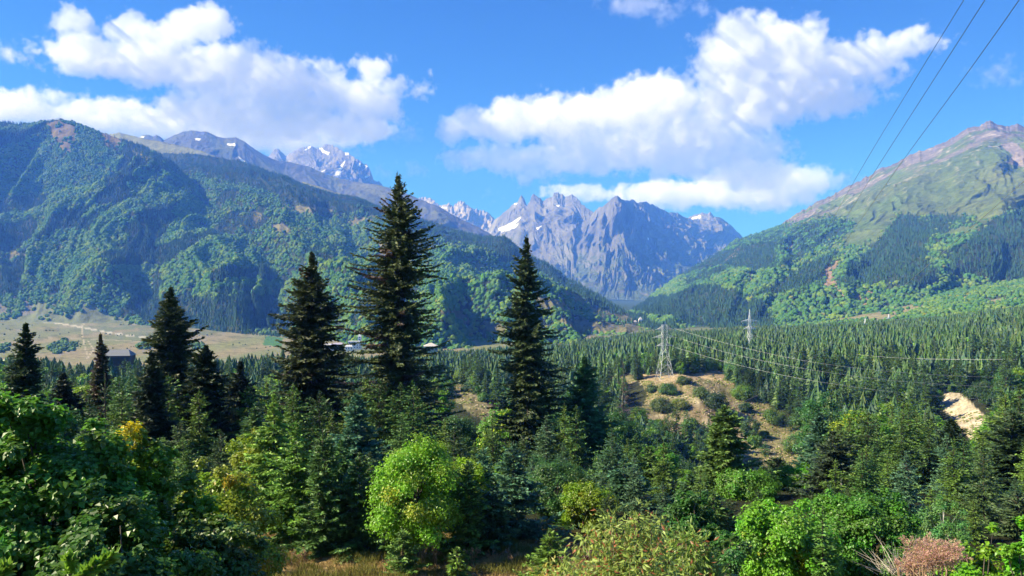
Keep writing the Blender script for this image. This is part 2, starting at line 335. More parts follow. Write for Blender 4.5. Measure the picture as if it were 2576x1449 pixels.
mountain('high_pasture', [(150, 360, 7200), (300, 333, 7200), (370, 350, 7100), (440, 363, 7000), (505, 379, 6900), (560, 400, 6850), (600, 416, 6800), (700, 452, 6700), (745, 470, 6650), (762, 456, 6600), (800, 468, 6550), (850, 484, 6500), (903, 499, 6500), (930, 514, 6450), (1020, 560, 6300)],
 [(150, 6200, 500), (500, 6100, 500), (1020, 5600, 200)], nu=260, nv=60, rib=(500, 20, 2, 0), det=(150, 6), jag=(90, 10), seed=33, color=cover_alp, kind='hills')
def cover_dark(I):
    n = fbm(I['W']/350, I['L']/250, 4, 6)[..., None]; k = np.clip((n-.42)*5, 0, 1); c = np.array((.075, .078, .082))*(1-k)+np.array((.085, .095, .04))*k
    c = c*(.8+.4*n)
    for p in ([(490, 348), (505, 349), (502, 353), (492, 352)], [(570, 362), (590, 361), (592, 366), (575, 367)], [(598, 393), (612, 402), (625, 415), (610, 408)], [(350, 344), (365, 342), (362, 347)]): paint(I, c, p, (.85, .86, .9), 1, 2)
    paint(I, c, [(840, 460), (930, 462), (985, 480), (1000, 500), (960, 498), (900, 480)], (.13, .13, .05), .7)
    return c
mountain('dark_mountain', [(150, 380, 9500), (330, 356, 9500), (345, 350, 9500), (358, 341, 9500), (372, 338, 9500), (385, 343, 9500), (393, 340, 9500), (403, 345, 9500), (412, 353, 9500), (440, 338, 9500), (462, 330, 9450), (480, 327, 9400), (505, 331, 9400), (522, 330, 9400), (545, 344, 9400), (570, 347, 9400), (592, 345, 9300), (615, 355, 9200), (640, 374, 9200), (660, 388, 9200), (690, 402, 9200), (730, 409, 9300), (780, 420, 9300), (830, 442, 9300), (880, 455, 9200), (940, 463, 9000), (1000, 478, 8800), (1030, 490, 8600), (1060, 503, 8500), (1110, 523, 8300), (1150, 545, 8200), (1200, 570, 8000), (1260, 602, 7700), (1330, 645, 7400), (1400, 690, 7100), (1500, 750, 6800)],
 [(150, 6700, 300), (600, 6600, 100), (1000, 6300, -100), (1500, 5800, -130)], nu=640, nv=200, rib=(800, 130, 2.5, 500), det=(200, 22), jag=(160, 22), seed=41, color=cover_dark, mat=M_rock, kind='mountains')
SNOW = (.86, .87, .9)
def cover_rock(snows, base=(.15, .148, .15), green=None, seed=70, spots=0):
    def f(I):
        n = fbm(I['W']/260, I['L']/420, 5, seed)[..., None]; c = np.array(base)*(.65+.75*n)
        st = vn(I['W']/60+3*I['d'], I['L']/500, seed+4)[..., None]; c = c*(.8+.4*st)
        if green:
            k = np.clip((green-I['V']+(n[..., 0]-.5)*.6)*5, 0, 1)*np.clip((I['N'][..., 2]-.3)*3, 0, 1); k = k[..., None]; c = c*(1-k)+np.array((.06, .085, .035))*k
        if spots:
            s = (rdg(I['W']/220, I['L']/300, 4, seed+7) > spots) & (I['V'] > .45) & (I['V'] <= 1); c[s] = SNOW
        for p in snows: paint(I, c, p, SNOW, 1, 2.5)
        return c
    return f
def Zp(pts): return [(1039.8+x*.3385, 436+y*.3385) for x, y in pts]
def Z4(pts): return [(335.4+x*.2604, 268.3+y*.2604) for x, y in pts]
mountain('snowy_summits', [(600, 450, 13500), (640, 420, 13500), (665, 398, 13400), (680, 388, 13300), (690, 377, 13300), (700, 374, 13300), (712, 386, 13300), (722, 391, 13300), (735, 382, 13200), (750, 374, 13200), (762, 371, 13200), (780, 366, 13200), (790, 370, 13200), (802, 373, 13200), (812, 369, 13200), (825, 361, 13200), (838, 365, 13100), (850, 373, 13000), (865, 383, 12900), (880, 385, 12900), (893, 398, 12800), (907, 405, 12700), (915, 413, 12700), (925, 414, 12700), (932, 430, 12600), (940, 452, 12600), (948, 455, 12600), (955, 458, 12600), (975, 482, 12500), (1010, 505, 12500)],
 [(600, 11000, 900), (820, 10800, 800), (1010, 11000, 400)], nu=420, nv=220, rib=(800, 150, 1.3, 500), det=(190, 50), jag=(80, 55), seed=52, mat=M_rock, kind='mountains',
 color=cover_rock([Z4([(1640, 425), (1735, 362), (1740, 375), (1660, 428)]), Z4([(1790, 400), (1815, 395), (1860, 430), (1900, 435), (1880, 460), (1830, 440)]), Z4([(2045, 505), (2050, 520), (2010, 620), (2000, 680), (1940, 670), (1960, 630), (2020, 560)]), Z4([(2045, 440), (2080, 440), (2090, 470), (2050, 470)]), Z4([(2180, 545), (2200, 545), (2195, 585), (2180, 575)]), Z4([(2220, 560), (2275, 575), (2225, 610), (2250, 580)]), Z4([(2230, 670), (2280, 655), (2270, 675), (2235, 690)]), Z4([(1820, 620), (1860, 600), (1840, 630)])], (.17, .16, .16), seed=71))
mountain('pale_summits', [(980, 520, 14500), (1030, 506, 14500), (1060, 496, 14500), (1072, 494, 14500), (1085, 500, 14500), (1100, 510, 14300), (1115, 517, 14200), (1127, 510, 14200), (1138, 517, 14200), (1150, 509, 14200), (1158, 506, 14100), (1168, 509, 14100), (1180, 516, 14000), (1190, 524, 14000), (1205, 527, 14000), (1220, 530, 14000), (1235, 541, 14000), (1243, 549, 14000), (1250, 562, 14000), (1290, 590, 14200)],
 [(980, 12500, 500), (1290, 12300, 400)], nu=360, nv=160, rib=(500, 110, 1.3, 200), det=(150, 60), jag=(60, 75), seed=57, mat=M_rock, kind='mountains', color=cover_rock([[(1108, 520), (1125, 522), (1122, 526), (1110, 525)]], (.24, .22, .205), seed=72))
mountain('horned_peaks', Zt([(440, 520, 13200), (555, 420, 12900), (600, 350, 12800), (640, 320, 12700), (700, 270, 12600), (740, 228, 12500), (775, 212, 12400), (788, 180, 12400), (803, 156, 12400), (822, 180, 12350), (845, 238, 12300), (862, 215, 12250), (878, 168, 12200), (898, 152, 12200), (925, 170, 12100), (950, 182, 12100), (960, 207, 12100), (985, 186, 12050), (1010, 178, 12000), (1035, 174, 12000), (1045, 142, 12000), (1060, 132, 12000), (1078, 136, 12000), (1088, 152, 12000), (1110, 150, 11950), (1130, 175, 11950), (1150, 172, 11900), (1180, 155, 11900), (1210, 180, 11850), (1260, 232, 11700), (1300, 262, 11600), (1335, 292, 11500), (1380, 350, 11400)]),
 [(1190, 9800, -20), (1320, 9300, -60), (1480, 9000, -100)], nu=620, nv=380, rib=(1000, 150, 1.2, -700), det=(230, 42), jag=(100, 45), seed=83, mat=M_rock, kind='mountains', prof=1.1,
 color=cover_rock([Zp([(630, 415), (700, 380), (800, 322), (795, 345), (740, 385), (790, 372), (760, 405), (700, 425), (645, 440)]), Zp([(915, 405), (960, 390), (925, 422)]), Zp([(740, 225), (772, 218), (760, 235)]), Zp([(1060, 240), (1090, 232), (1080, 250)]), Zp([(838, 200), (850, 190), (862, 225), (848, 228)])], (.15, .148, .15), green=.52, seed=73))
mountain('broad_peak', Zt([(1180, 420, 11600), (1310, 325, 11000), (1340, 290, 10900), (1380, 252, 10700), (1400, 250, 10600), (1440, 215, 10400), (1480, 182, 10200), (1517, 160, 10000), (1550, 195, 10200), (1575, 200, 10400), (1600, 202, 10500), (1630, 193, 10700), (1660, 216, 10800), (1700, 216, 11000), (1730, 210, 11200), (1760, 228, 11300), (1790, 234, 11500), (1840, 262, 11700), (1900, 290, 12000), (1960, 290, 12300), (2000, 315, 12400), (2040, 332, 12500), (2080, 345, 12700), (2150, 342, 12900), (2200, 346, 13000), (2250, 324, 13200), (2300, 336, 13400), (2340, 368, 13500), (2380, 402, 13700), (2430, 472, 13900), (2500, 560, 14000)]),
 [(1440, 8300, -120), (1640, 7900, -130), (1800, 8300, -130), (1950, 9300, -60)], nu=640, nv=400, rib=(1300, 150, 1.3, 900), det=(260, 40), jag=(110, 30), seed=95, mat=M_rock, kind='mountains', prof=1.1,
 color=cover_rock([Zp([(1230, 365), (1250, 355), (1245, 372)]), Zp([(1735, 470), (1750, 480), (1745, 500)])], (.125, .125, .13), green=.66, seed=74))
mountain('white_peak', Zt([(1960, 400, 14900), (2030, 342, 14900), (2060, 320, 14900), (2090, 306, 14900), (2120, 302, 14900), (2150, 290, 14900), (2170, 300, 14900), (2190, 300, 14900), (2205, 286, 14900), (2222, 300, 14900), (2240, 330, 14900), (2300, 400, 14900)]),
 [(1690, 14000, 900), (1830, 14000, 900)], nu=160, nv=60, rib=(300, 60, 2, 0), det=(90, 30), jag=(50, 30), seed=97, mat=M_rock, kind='mountains', color=cover_rock([Zp([(2062, 348), (2075, 330), (2130, 306), (2140, 330), (2100, 342)])], (.17, .16, .16), seed=75))
CON = [Z6([(0, 600), (430, 340), (700, 280), (1000, 225), (1200, 215), (1290, 240), (1180, 350), (1060, 430), (850, 560), (700, 600), (560, 560), (330, 600), (60, 760)]),
       Z6([(420, 850), (700, 680), (900, 580), (1090, 480), (1190, 440), (1130, 560), (1180, 600), (1060, 660), (1040, 700), (900, 730), (700, 780), (560, 800)]),
       Z6([(1150, 700), (1200, 620), (1300, 540), (1450, 400), (1560, 270), (1640, 190), (1720, 165), (1850, 210), (1900, 330), (1850, 400), (1870, 520), (1960, 640), (1830, 740), (1700, 760), (1600, 700), (1400, 720)]),
       Z6([(1860, 180), (1980, 160), (2180, 200), (2190, 230), (2060, 240), (2000, 300), (1930, 330), (1870, 290)]),
       Z6([(1990, 640), (2000, 480), (2180, 330), (2300, 240), (2420, 170), (2700, 100), (2900, 680), (2576, 690), (2300, 690), (2200, 640)])]
GRS = Z6([(700, 270), (1000, 215), (1200, 205), (1300, 240), (1190, 350), (1090, 430), (1170, 440), (1250, 400), (1330, 420), (1450, 390), (1560, 260), (1650, 170), (1850, 190), (1880, 170), (2200, 190), (2230, 230), (2060, 260), (1940, 340), (2060, 340), (2200, 290), (2420, 160), (2800, 60), (2800, -900), (0, -900), (300, 330)])
BRN = [Z6([(1060, 580), (1150, 560), (1190, 470), (1250, 460), (1170, 570), (1130, 640), (1190, 720), (1240, 800), (1200, 810), (1150, 730), (1060, 700)]),
       Z6([(1290, 790), (1400, 745), (1480, 730), (1440, 770), (1350, 800), (1430, 800), (1420, 850), (1380, 840)]), Z6([(760, 380), (830, 400), (860, 450), (780, 440)]), Z6([(460, 600), (560, 610), (520, 660)]), Z6([(2200, 310), (2240, 290), (2250, 315), (2210, 320)])]
def cover_m7(I):
    n = fbm(I['W']/260, I['L']/260, 5, 15)[..., None]; c = np.empty(I['A'].shape); c[:] = (.03, .045, .02)
    c *= (.7+.6*n)
    g = inpoly(I['px'], I['py'], GRS)[..., None]*1.0
    gc = np.array((.07, .12, .03))*(1-n)+np.array((.115, .13, .045))*n
    st = vn(I['W']/80, I['L']/700, 16)[..., None]; gc = gc*(.85+.3*st); c = c*(1-g)+gc*g
    rk = np.clip((I['V']-.8+(n[..., 0]-.5)*.7)*9, 0, 1)*(I['V'] <= 1.0)
    rk = np.maximum(rk, (I['V'] > .97)*1.0)[..., None]; c = c*(1-rk)+np.array((.13, .115, .105))*(.65+.7*n)*rk
    rk2 = (np.clip((I['d']-.17)*12, 0, 1)*g[..., 0]*np.clip((I['V']-.5)*4, 0, 1))[..., None]*.7; c = c*(1-rk2)+np.array((.38, .34, .29))*rk2
    for p in BRN: paint(I, c, p, (.27, .19, .12), .9)
    paint(I, c, [(2515, 362), (2545, 355), (2600, 395), (2600, 420), (2555, 415), (2530, 408), (2548, 395), (2530, 375)], (.24, .2, .18), .95)
    return c
mountain('right_mountain', [(1540, 815, 2700), (1610, 768, 4400), (1650, 735, 5200), (1700, 700, 5600), (1800, 640, 5900), (1850, 606, 6000), (1875, 597, 6050), (1900, 591, 6100), (1950, 574, 6300), (1970, 560, 6400), (1990, 547, 6500), (2020, 528, 6550), (2050, 510, 6600), (2085, 495, 6650), (2115, 478, 6700), (2160, 455, 6700), (2200, 432, 6600), (2230, 418, 6600), (2265, 404, 6550), (2300, 384, 6500), (2350, 368, 6450), (2400, 343, 6400), (2420, 327, 6350), (2455, 318, 6320), (2475, 308, 6300), (2490, 303, 6300), (2510, 312, 6300), (2540, 316, 6300), (2560, 312, 6300), (2600, 325, 6300), (2750, 300, 6300), (3100, 340, 6300)],
 [(1500, 2300), (1700, 2150), (1900, 1950), (2100, 2000), (2576, 2100), (3200, 2100)], nu=720, nv=360, rib=(700, 80, 3.0, -500), det=(130, 13), jag=(70, 34), seed=22, color=cover_m7, back=.35, kind='mountains', mat=M_slope)
def cover_m8(I):
    c = np.empty(I['A'].shape); c[:] = (.06, .085, .035)
    for p in ([(2015, 800), (2090, 780), (2170, 782), (2260, 768), (2320, 762), (2330, 772), (2250, 800), (2300, 815), (2020, 815)], [(2455, 762), (2520, 748), (2560, 752), (2480, 772)]): paint(I, c, p, (.22, .2, .1), 1, 3)
    return c
mountain('low_hill', [(1960, 818, 2500), (2050, 794, 2600), (2150, 775, 2700), (2250, 755, 2750), (2330, 735, 2800), (2420, 712, 2850), (2500, 700, 2900), (2576, 692, 2900), (2800, 670, 2900), (3100, 660, 2900)],
 [(1960, 1700, -110), (2300, 1550, -80), (2576, 1500, -62), (3100, 1450, -40)], nu=300, nv=120, rib=(300, 14, 2, 0), det=(90, 4), jag=(60, 6), seed=29, color=cover_m8)
# ------------------------------------------------------------------ far woods: one mass each, many small crowns
ICO_V = None
def ico():
    p = (1+5**.5)/2; V = np.array([(-1, p, 0), (1, p, 0), (-1, -p, 0), (1, -p, 0), (0, -1, p), (0, 1, p), (0, -1, -p), (0, 1, -p), (p, 0, -1), (p, 0, 1), (-p, 0, -1), (-p, 0, 1)], float)/math.hypot(1, p)
    T = np.array([(0, 11, 5), (0, 5, 1), (0, 1, 7), (0, 7, 10), (0, 10, 11), (1, 5, 9), (5, 11, 4), (11, 10, 2), (10, 7, 6), (7, 1, 8), (3, 9, 4), (3, 4, 2), (3, 2, 6), (3, 6, 8), (3, 8, 9), (4, 9, 5), (2, 4, 11), (6, 2, 10), (8, 6, 7), (9, 8, 1)])
    return V, T
def cone_far():
    V = []; T = []; n = 6
    for k, (z0, z1, r) in enumerate([(.08, .62, 1.0), (.42, 1.0, .62)]):
        b = len(V)
        for a in range(n): V.append((math.cos(a/n*6.283+k*.5)*r*(1 if a % 2 else .72), math.sin(a/n*6.283+k*.5)*r*(1 if a % 2 else .72), z0))
        V.append((0, 0, z1))
        for a in range(n): T.append((b+a, b+(a+1) % n, b+n))
    return np.array(V), np.array(T)
def scatter(V, T, pos, rad, hgt, colr, jit=.0, zc=False):
    """replicate a small shape; returns arrays"""
    n = len(pos); m = len(V); a = rng.uniform(0, 6.283, n); ca = np.cos(a)[:, None]; sa = np.sin(a)[:, None]
    X = V[None, :, 0]*ca-V[None, :, 1]*sa; Y = V[None, :, 0]*sa+V[None, :, 1]*ca; Z = np.broadcast_to(V[None, :, 2], X.shape)
    Q = np.stack([X*rad[:, None], Y*rad[:, None], Z*hgt[:, None]], -1)
    if jit: Q = Q*(1+rng.uniform(-jit, jit, Q.shape))
    Q = Q+pos[:, None]
    TT = T[None]+(np.arange(n)*m)[:, None, None]
    return Q.reshape(-1, 3), TT.reshape(-1, T.shape[1]), np.repeat(colr, m, 0)
def sample_surface(I, n, seed):
    r = np.random.default_rng(seed); A = I['A'][:I['nv']]; d1 = A[1:, :-1]-A[:-1, :-1]; d2 = A[:-1, 1:]-A[:-1, :-1]
    ar = np.linalg.norm(np.cross(d1[..., :2].copy() if False else d1, d2), axis=-1); ar = ar*(np.abs(I['px'][:I['nv']-1, :-1]-1288) < 1500)
    p = ar.ravel()/ar.sum(); k = r.choice(ar.size, n, p=p); i, j = np.unravel_index(k, ar.shape); a = r.random(n)[:, None]; b = r.random(n)[:, None]
    pos = A[i, j]+d1[i, j]*a+d2[i, j]*b
    return pos, i, j
def wood(mt, n, seed, rule, csize=1.0, name='forest'):
    r0 = np.random.default_rng(seed+7); I = MT[mt]; pos, i, j = sample_surface(I, n, seed); px, py = proj(pos[:, 0], pos[:, 1], pos[:, 2])
    n1 = fbm(pos[:, 0]/160, pos[:, 2]/160, 3, seed); n2 = fbm(pos[:, 0]/45, pos[:, 2]/45+pos[:, 1]/60, 3, seed+3); v = I['V'][i, j]
    wx = px+(n2-.5)*26+r0.normal(0, 5, n); wy = py+(n1-.5)*18+r0.normal(0, 4, n)
    kind = rule(wx, wy, n1, n2, v)          # 0 none, 1 broadleaf, 2 conifer
    Vs, Ts, Cs = [], [], []; off = 0; r = np.random.default_rng(seed+1)
    for kd in (1, 2):
        m = kind == kd; q = pos[m].copy(); c = len(q)
        if not c: continue
        a = r.random(c); b2 = n2[m]
        if kd == 1:
            V, T = ico(); rad = r.uniform(5.5, 10.5, c)*csize; h = rad*r.uniform(.8, 1.2, c); q[:, 2] += rad*.55
            base = np.stack([.042+.04*a*b2*2+.03*np.clip(b2*9-5, 0, 1), .1+.05*a+.035*np.clip(b2*9-5, 0, 1), .026+.012*a], 1)
            ye = r.random(c) < .012; base[ye] = (.13, .14, .03)
            o = scatter(V, T, q, rad, h, base, .2)
        else:
            V, T = cone_far(); rad = r.uniform(2.8, 4.6, c)*csize; h = r.uniform(14, 25, c)*csize; q[:, 2] -= 2
            base = np.stack([.026+.02*a, .056+.04*a, .03+.012*a], 1); o = scatter(V, T, q, rad, h, base, .08)
        Vs.append(o[0]); Ts.append(o[1]+off); off += len(o[0]); Cs.append(o[2])
    me = tmesh(name, np.vstack(Vs), np.vstack(Ts), np.vstack(Cs), M_wood, False)
    return tag(link(name, me), None, None, None, 'stuff')
def clear_at(x, y):
    m = np.zeros(x.shape, bool)
    for p in CLEAR: m |= inpoly(x, y, p)
    return m
def rule_m1(x, y, n1, n2, v):
    k = np.ones(x.shape, int); con = ((n1 > .62) | (y > 745+40*(n2-.5)) & (x > 330) | ((y > 775) & (x > 300)) | ((y < 345+.62*(x-250)+20*n2) & (x > 250) & (n2 > .38))); k[con] = 2
    cr = inpoly(x, y, [(120, 305), (175, 300), (200, 330), (190, 372), (165, 395), (150, 370), (120, 345)]); k[cr & (n2 > .35)] = 0
    k[inpoly(x, y, [(255, 330), (300, 345), (310, 365), (270, 372)])] = 0
    k[clear_at(x, y)] = 0; f = inpoly(x, y, FOOT)
    for p in CLUMP: f &= ~inpoly(x, y, p)
    k[f & (n2 < .66)] = 0; k[inpoly(x, y, FOOT) & (k == 2)] = 1
    return k
def rule_m2(x, y, n1, n2, v):
    k = np.ones(x.shape, int); rid = np.interp(x, [380, 600, 760, 900, 1100, 1280, 1400, 1600], [385, 404, 466, 503, 563, 616, 684, 800])
    con = (y < rid+62*n1+25*(x < 900)) | (n1 > .66) | (y > 900); k[con] = 2; k[clear_at(x, y) & (n2 > .2)] = 0
    k[(x > 1330) & (n2 < .3) & (y > 690)] = 0
    return k
def rule_m7(x, y, n1, n2, v):
    k = np.ones(x.shape, int); mix = inpoly(x, y, CON[0]); k[mix & (n2 > .42)] = 2
    for p in CON[1:]: k[inpoly(x, y, p)] = 2
    k[(x < 1950) & (y > 600) & (n1 > .56)] = 2
    k[inpoly(x, y, GRS) & ~(mix | inpoly(x, y, CON[3]))] = 0
    for p in BRN: k[inpoly(x, y, p)] = 0
    return k
def rule_m8(x, y, n1, n2, v):
    k = np.ones(x.shape, int)
    for p in ([(2015, 800), (2090, 780), (2170, 782), (2260, 768), (2320, 762), (2330, 772), (2250, 800), (2300, 815), (2020, 815)], [(2455, 762), (2520, 748), (2560, 752), (2480, 772)]): k[inpoly(x, y, p) & (n2 > .3)] = 0
    return k
if 'woods' not in SKIP:
    wood('forested_ridge', 56000, 101, rule_m1, 1.0)
    wood('spur_range', 46000, 102, rule_m2, .95)
    wood('right_mountain', 72000, 103, rule_m7, .95)
    wood('low_hill', 9000, 104, rule_m8, .62)
# ------------------------------------------------------------------ trees
def unit(v): return v/(np.linalg.norm(v, axis=-1, keepdims=True)+1e-9)
def kites(p0, d, ln, wd, r, flat=.6, fold=0):
    """leaf- or twig-shaped four-cornered faces: root, side, tip, side"""
    n = len(p0); up = np.array([0, 0, 1.]); side = unit(np.cross(d, up)+r.normal(0, .05, d.shape)); q = unit(side*flat+r.normal(0, 1, d.shape)*(1-flat)); q = unit(q-d*np.sum(q*d, 1, keepdims=True))
    mid = p0+d*(ln*.45)[:, None]; V = np.empty((n, 4, 3)); V[:, 0] = p0; V[:, 1] = mid+q*(wd*.5)[:, None]; V[:, 2] = p0+d*ln[:, None]; V[:, 3] = mid-q*(wd*.5)[:, None]
    if fold: nn = np.cross(d, q); V[:, 1] += nn*(wd*fold)[:, None]; V[:, 3] += nn*(wd*fold)[:, None]
    T = (np.arange(n)*4)[:, None]+np.array([0, 1, 2, 3])[None]
    return V.reshape(-1, 3), T
def conifer(Ht, Rb, seed, c=(.03, .05, .02), ws=.4, nb=7, tw=.16, tl=.6, width=.13, droop=0, bare=.03, power=.85, gap=0, leader=.04, sub=2, tipc=1.5, brown=0, rag=.35, cyl=0, tipy=0, short=.15):
    r = np.random.default_rng(seed); z0 = Ht*bare; zz = []
    z = z0
    while z < Ht*(1-leader*.4):
        zz += [z+r.uniform(-.3, .3)*ws for _ in range(max(3, int(round(nb*(1-.35*(z/Ht))))))]; z += ws*r.uniform(.75, 1.25)*(1-.35*z/Ht)
    zz = np.clip(np.array(zz), 0, Ht*.995); m = len(zz); t = (zz-z0)/(Ht-z0); t = np.clip(t, 0, 1); a = r.uniform(0, 2*math.pi, m)
    prof = (1-t)**power
    if cyl: prof = prof*(1-cyl)+cyl*np.clip((1-t)*3.2, 0, 1)*(.6+.4*np.sqrt(1-t))
    Lg = Rb*prof*np.clip(1+rag*r.normal(0, 1, m), .4, 1.3)*np.where(r.random(m) < short, r.uniform(.3, .7, m), 1)*np.clip(.45+1.1*vn(a*1.3, t*7+seed, seed), .5, 1.35)
    Lg *= np.clip(t/.05+.55, 0, 1)*1.5; Lg += .15*ws
    if gap:
        g = vn(a*.9+3, t*9, seed+5); keep = (g > gap) | (t > .8); Lg = np.where(keep, Lg, Lg*.3)
    el = np.radians(np.interp(t, [0, .3, .7, .93, 1], [-18-droop, -12-droop, 0-.6*droop, 28, 55]))+r.normal(0, .15, m); cv = np.interp(t, [0, .6, 1], [.22, .12, .05])+.006*droop
    dh = np.stack([np.cos(a), np.sin(a)], 1)
    # twigs
    cnt = np.maximum(3, (Lg/tw).astype(int)); bi = np.repeat(np.arange(m), cnt); k = np.arange(len(bi))-np.repeat(np.cumsum(cnt)-cnt, cnt)
    s = (k+r.random(len(k)))/cnt[bi]; s = .08+.92*s; L = Lg[bi]
    def pt(s, b): return np.stack([dh[b, 0]*Lg[b]*s*np.cos(el[b]), dh[b, 1]*Lg[b]*s*np.cos(el[b]), zz[b]+Lg[b]*(np.sin(el[b])*s+cv[b]*s*s)], 1)
    VV = []; TT = []; CC = []; off = 0; up = np.array([0, 0, 1.])
    base = np.asarray(c, float)
    for w in range(sub):
        p = pt(s, bi); f = unit(pt(s+.02, bi)-p); side = unit(np.cross(f, up)); sg = np.where(r.random(len(p)) < .5, -1, 1)[:, None]
        an = r.uniform(.45, 1.15, len(p))[:, None]*np.where(s > .93, .3, 1)[:, None]
        d = f*np.cos(an)+side*sg*np.sin(an); d[:, 2] += r.normal(-.14-.02*droop, .22, len(p)); d = unit(d)
        ln = tl*(.45+.75*(1-s))*np.clip(L/(Rb*.5), .35, 1.15)*r.uniform(.6, 1.3, len(p))
        start = p+d*(ln*.25*w)[:, None]*r.random((len(p), 1))
        V, T = kites(start, d, ln, width*r.uniform(.7, 1.4, len(p)), r, .55)
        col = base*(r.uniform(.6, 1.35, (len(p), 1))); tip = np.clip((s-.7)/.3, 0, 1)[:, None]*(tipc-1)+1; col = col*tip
        if tipy: col[:, 0] *= 1+tipy*np.clip((s-.6)/.4, 0, 1)
        if brown: bm = (vn(a[bi]*2, t[bi]*14, seed+9) > 1-brown); col[bm] = np.array([.075, .055, .04])*r.uniform(.6, 1.3, (bm.sum(), 1))
        VV.append(V); TT.append(T+off); off += len(V); CC.append(np.repeat(col, 4, 0))
    # leader with a few upright shoots
    n = 14; p = np.zeros((n, 3)); p[:, 2] = Ht*(1-leader)+np.linspace(0, Ht*leader*.75, n); aa = r.uniform(0, 6.28, n); d = unit(np.stack([np.cos(aa)*.7, np.sin(aa)*.7, np.full(n, .75)], 1))
    d[-3:] = (0, 0, 1); V, T = kites(p, d, np.full(n, Ht*leader*.4), np.full(n, width*.7), r, .3); VV.append(V); TT.append(T+off); off += len(V); CC.append(np.repeat(np.tile(base*1.3, (n, 1)), 4, 0))
    # trunk and limbs
    tb = MB(); hh = np.linspace(-.6, Ht*.995, 14); bk = (.075, .06, .05)
    tb.tube(np.stack([.012*Ht*(vn(hh/3, hh*0, seed)-.5)*np.clip(hh/3, 0, 1), .012*Ht*(vn(hh/3, hh*0+5, seed)-.5)*np.clip(hh/3, 0, 1), hh], 1), np.maximum(Ht*.0115*(1-np.clip(hh/Ht, 0, 1))**.8, .008+.0004*Ht), 7, bk)
    for b in r.choice(m, min(m, 70), replace=False): tb.tube(pt(np.linspace(0, .8, 4), np.full(4, b)), np.array([.02, .015, .01, .005])*math.sqrt(Ht)*.6, 3, bk, False)
    return (np.vstack(VV), np.vstack(TT), np.vstack(CC)), tb
def broadleaf(Ht, Rx, seed, c=(.06, .12, .03), leaf=.09, ncl=60, per=260, clump=.35, bare=.25, yellow=.0, ycol=(.29, .36, .04), stems=1, bark=(.1, .085, .07), pointy=0, core=.35, shape=1.0, aspect=.75, gloss=0, red=0):
    r = np.random.default_rng(seed); zc = Ht*(bare+1)/2; rz = Ht*(1-bare)/2
    d = unit(r.normal(0, 1, (ncl, 3))); rr = np.maximum(r.random(ncl), r.random(ncl))**core; f = d*rr[:, None]
    f *= (.75+.5*r.random((ncl, 1)))**.7
    tt = (f[:, 2]+1)/2; taper = 1-pointy*np.clip(tt-.3, 0, 1)
    cc = np.stack([f[:, 0]*Rx*taper, f[:, 1]*Rx*taper, zc+f[:, 2]*rz*.92], 1)
    rc = clump*Rx*r.uniform(.55, 1.25, ncl)*np.where(f[:, 2] > .75, .7, 1)
    n = (per*(rc/(clump*Rx))**2).astype(int)+4; ci = np.repeat(np.arange(ncl), n); N = len(ci)
    u = unit(r.normal(0, 1, (N, 3))); rad = r.random(N)**.6*(1+.55*r.random(N)**3); sh = 1+.55*(vn(u[:, 0]*2.6+ci*3.7, u[:, 2]*2.6+u[:, 1]*1.9, seed+3)-.45); p = cc[ci]+u*(rc[ci]*rad*sh)[:, None]*np.array([1, 1, .85]); p[:, 2] = np.maximum(p[:, 2], .02)
    out = unit(p-np.array([0, 0, zc*.8])); nrm = unit(out*.5+u*.5+np.array([0, 0, .55])+r.normal(0, .38, (N, 3)))
    t1 = unit(np.cross(nrm, r.normal(0, 1, (N, 3)))); t1[:, 2] -= .25; t1 = unit(t1-nrm*np.sum(t1*nrm, 1, keepdims=True)); q = np.cross(nrm, t1)
    ln = leaf*r.uniform(.7, 1.3, N); wd = ln*aspect; mid = p+t1*(ln*.45)[:, None]
    V = np.empty((N, 4, 3)); V[:, 0] = p; V[:, 1] = mid+q*(wd*.5)[:, None]+nrm*(wd*.16)[:, None]; V[:, 2] = p+t1*ln[:, None]-nrm*(ln*.12)[:, None]; V[:, 3] = mid-q*(wd*.5)[:, None]+nrm*(wd*.16)[:, None]
    T = (np.arange(N)*4)[:, None]+np.array([0, 1, 2, 3])[None]
    col = np.asarray(c)*r.uniform(.65, 1.3, (N, 1))*(r.uniform(.85, 1.15, (ncl, 3))[ci])
    if yellow: ym = (r.random(ncl) < yellow)[ci] & (r.random(N) < .8) | (r.random(N) < yellow*.35); col[ym] = np.asarray(ycol)*r.uniform(.6, 1.2, (ym.sum(), 1))
    tb = MB(); tr = max(.02, Ht*.014)
    for s in range(stems):
        a = s/stems*6.28+seed; bx = 0 if stems == 1 else .12*Rx
        x0 = np.array([math.cos(a)*bx, math.sin(a)*bx, -.3]); x1 = np.array([math.cos(a)*bx*3, math.sin(a)*bx*3, Ht*.86 if stems == 1 else Ht*.7])
        g = np.linspace(0, 1, 8)[:, None]; pts = x0*(1-g)+x1*g; pts[:, :2] += .04*Rx*r.normal(0, 1, (8, 2))*g; tb.tube(pts, tr*(1-.85*g[:, 0]), 6, bark)
        for k in r.choice(ncl, min(ncl, 22//stems+4), replace=False):
            i = min(6, max(1, int(7*np.clip((cc[k, 2]/Ht-.15), .05, .8)))); e = cc[k]; b0 = pts[i]; m_ = (b0+e)/2+np.array([0, 0, -.06*Ht*0+.03*Ht]); tb.tube(np.array([b0, m_, e]), [tr*.4, tr*.25, tr*.08], 4, bark, False)
    return (V.reshape(-1, 3), T, col.repeat(4, 0) if False else np.repeat(col, 4, 0)), tb
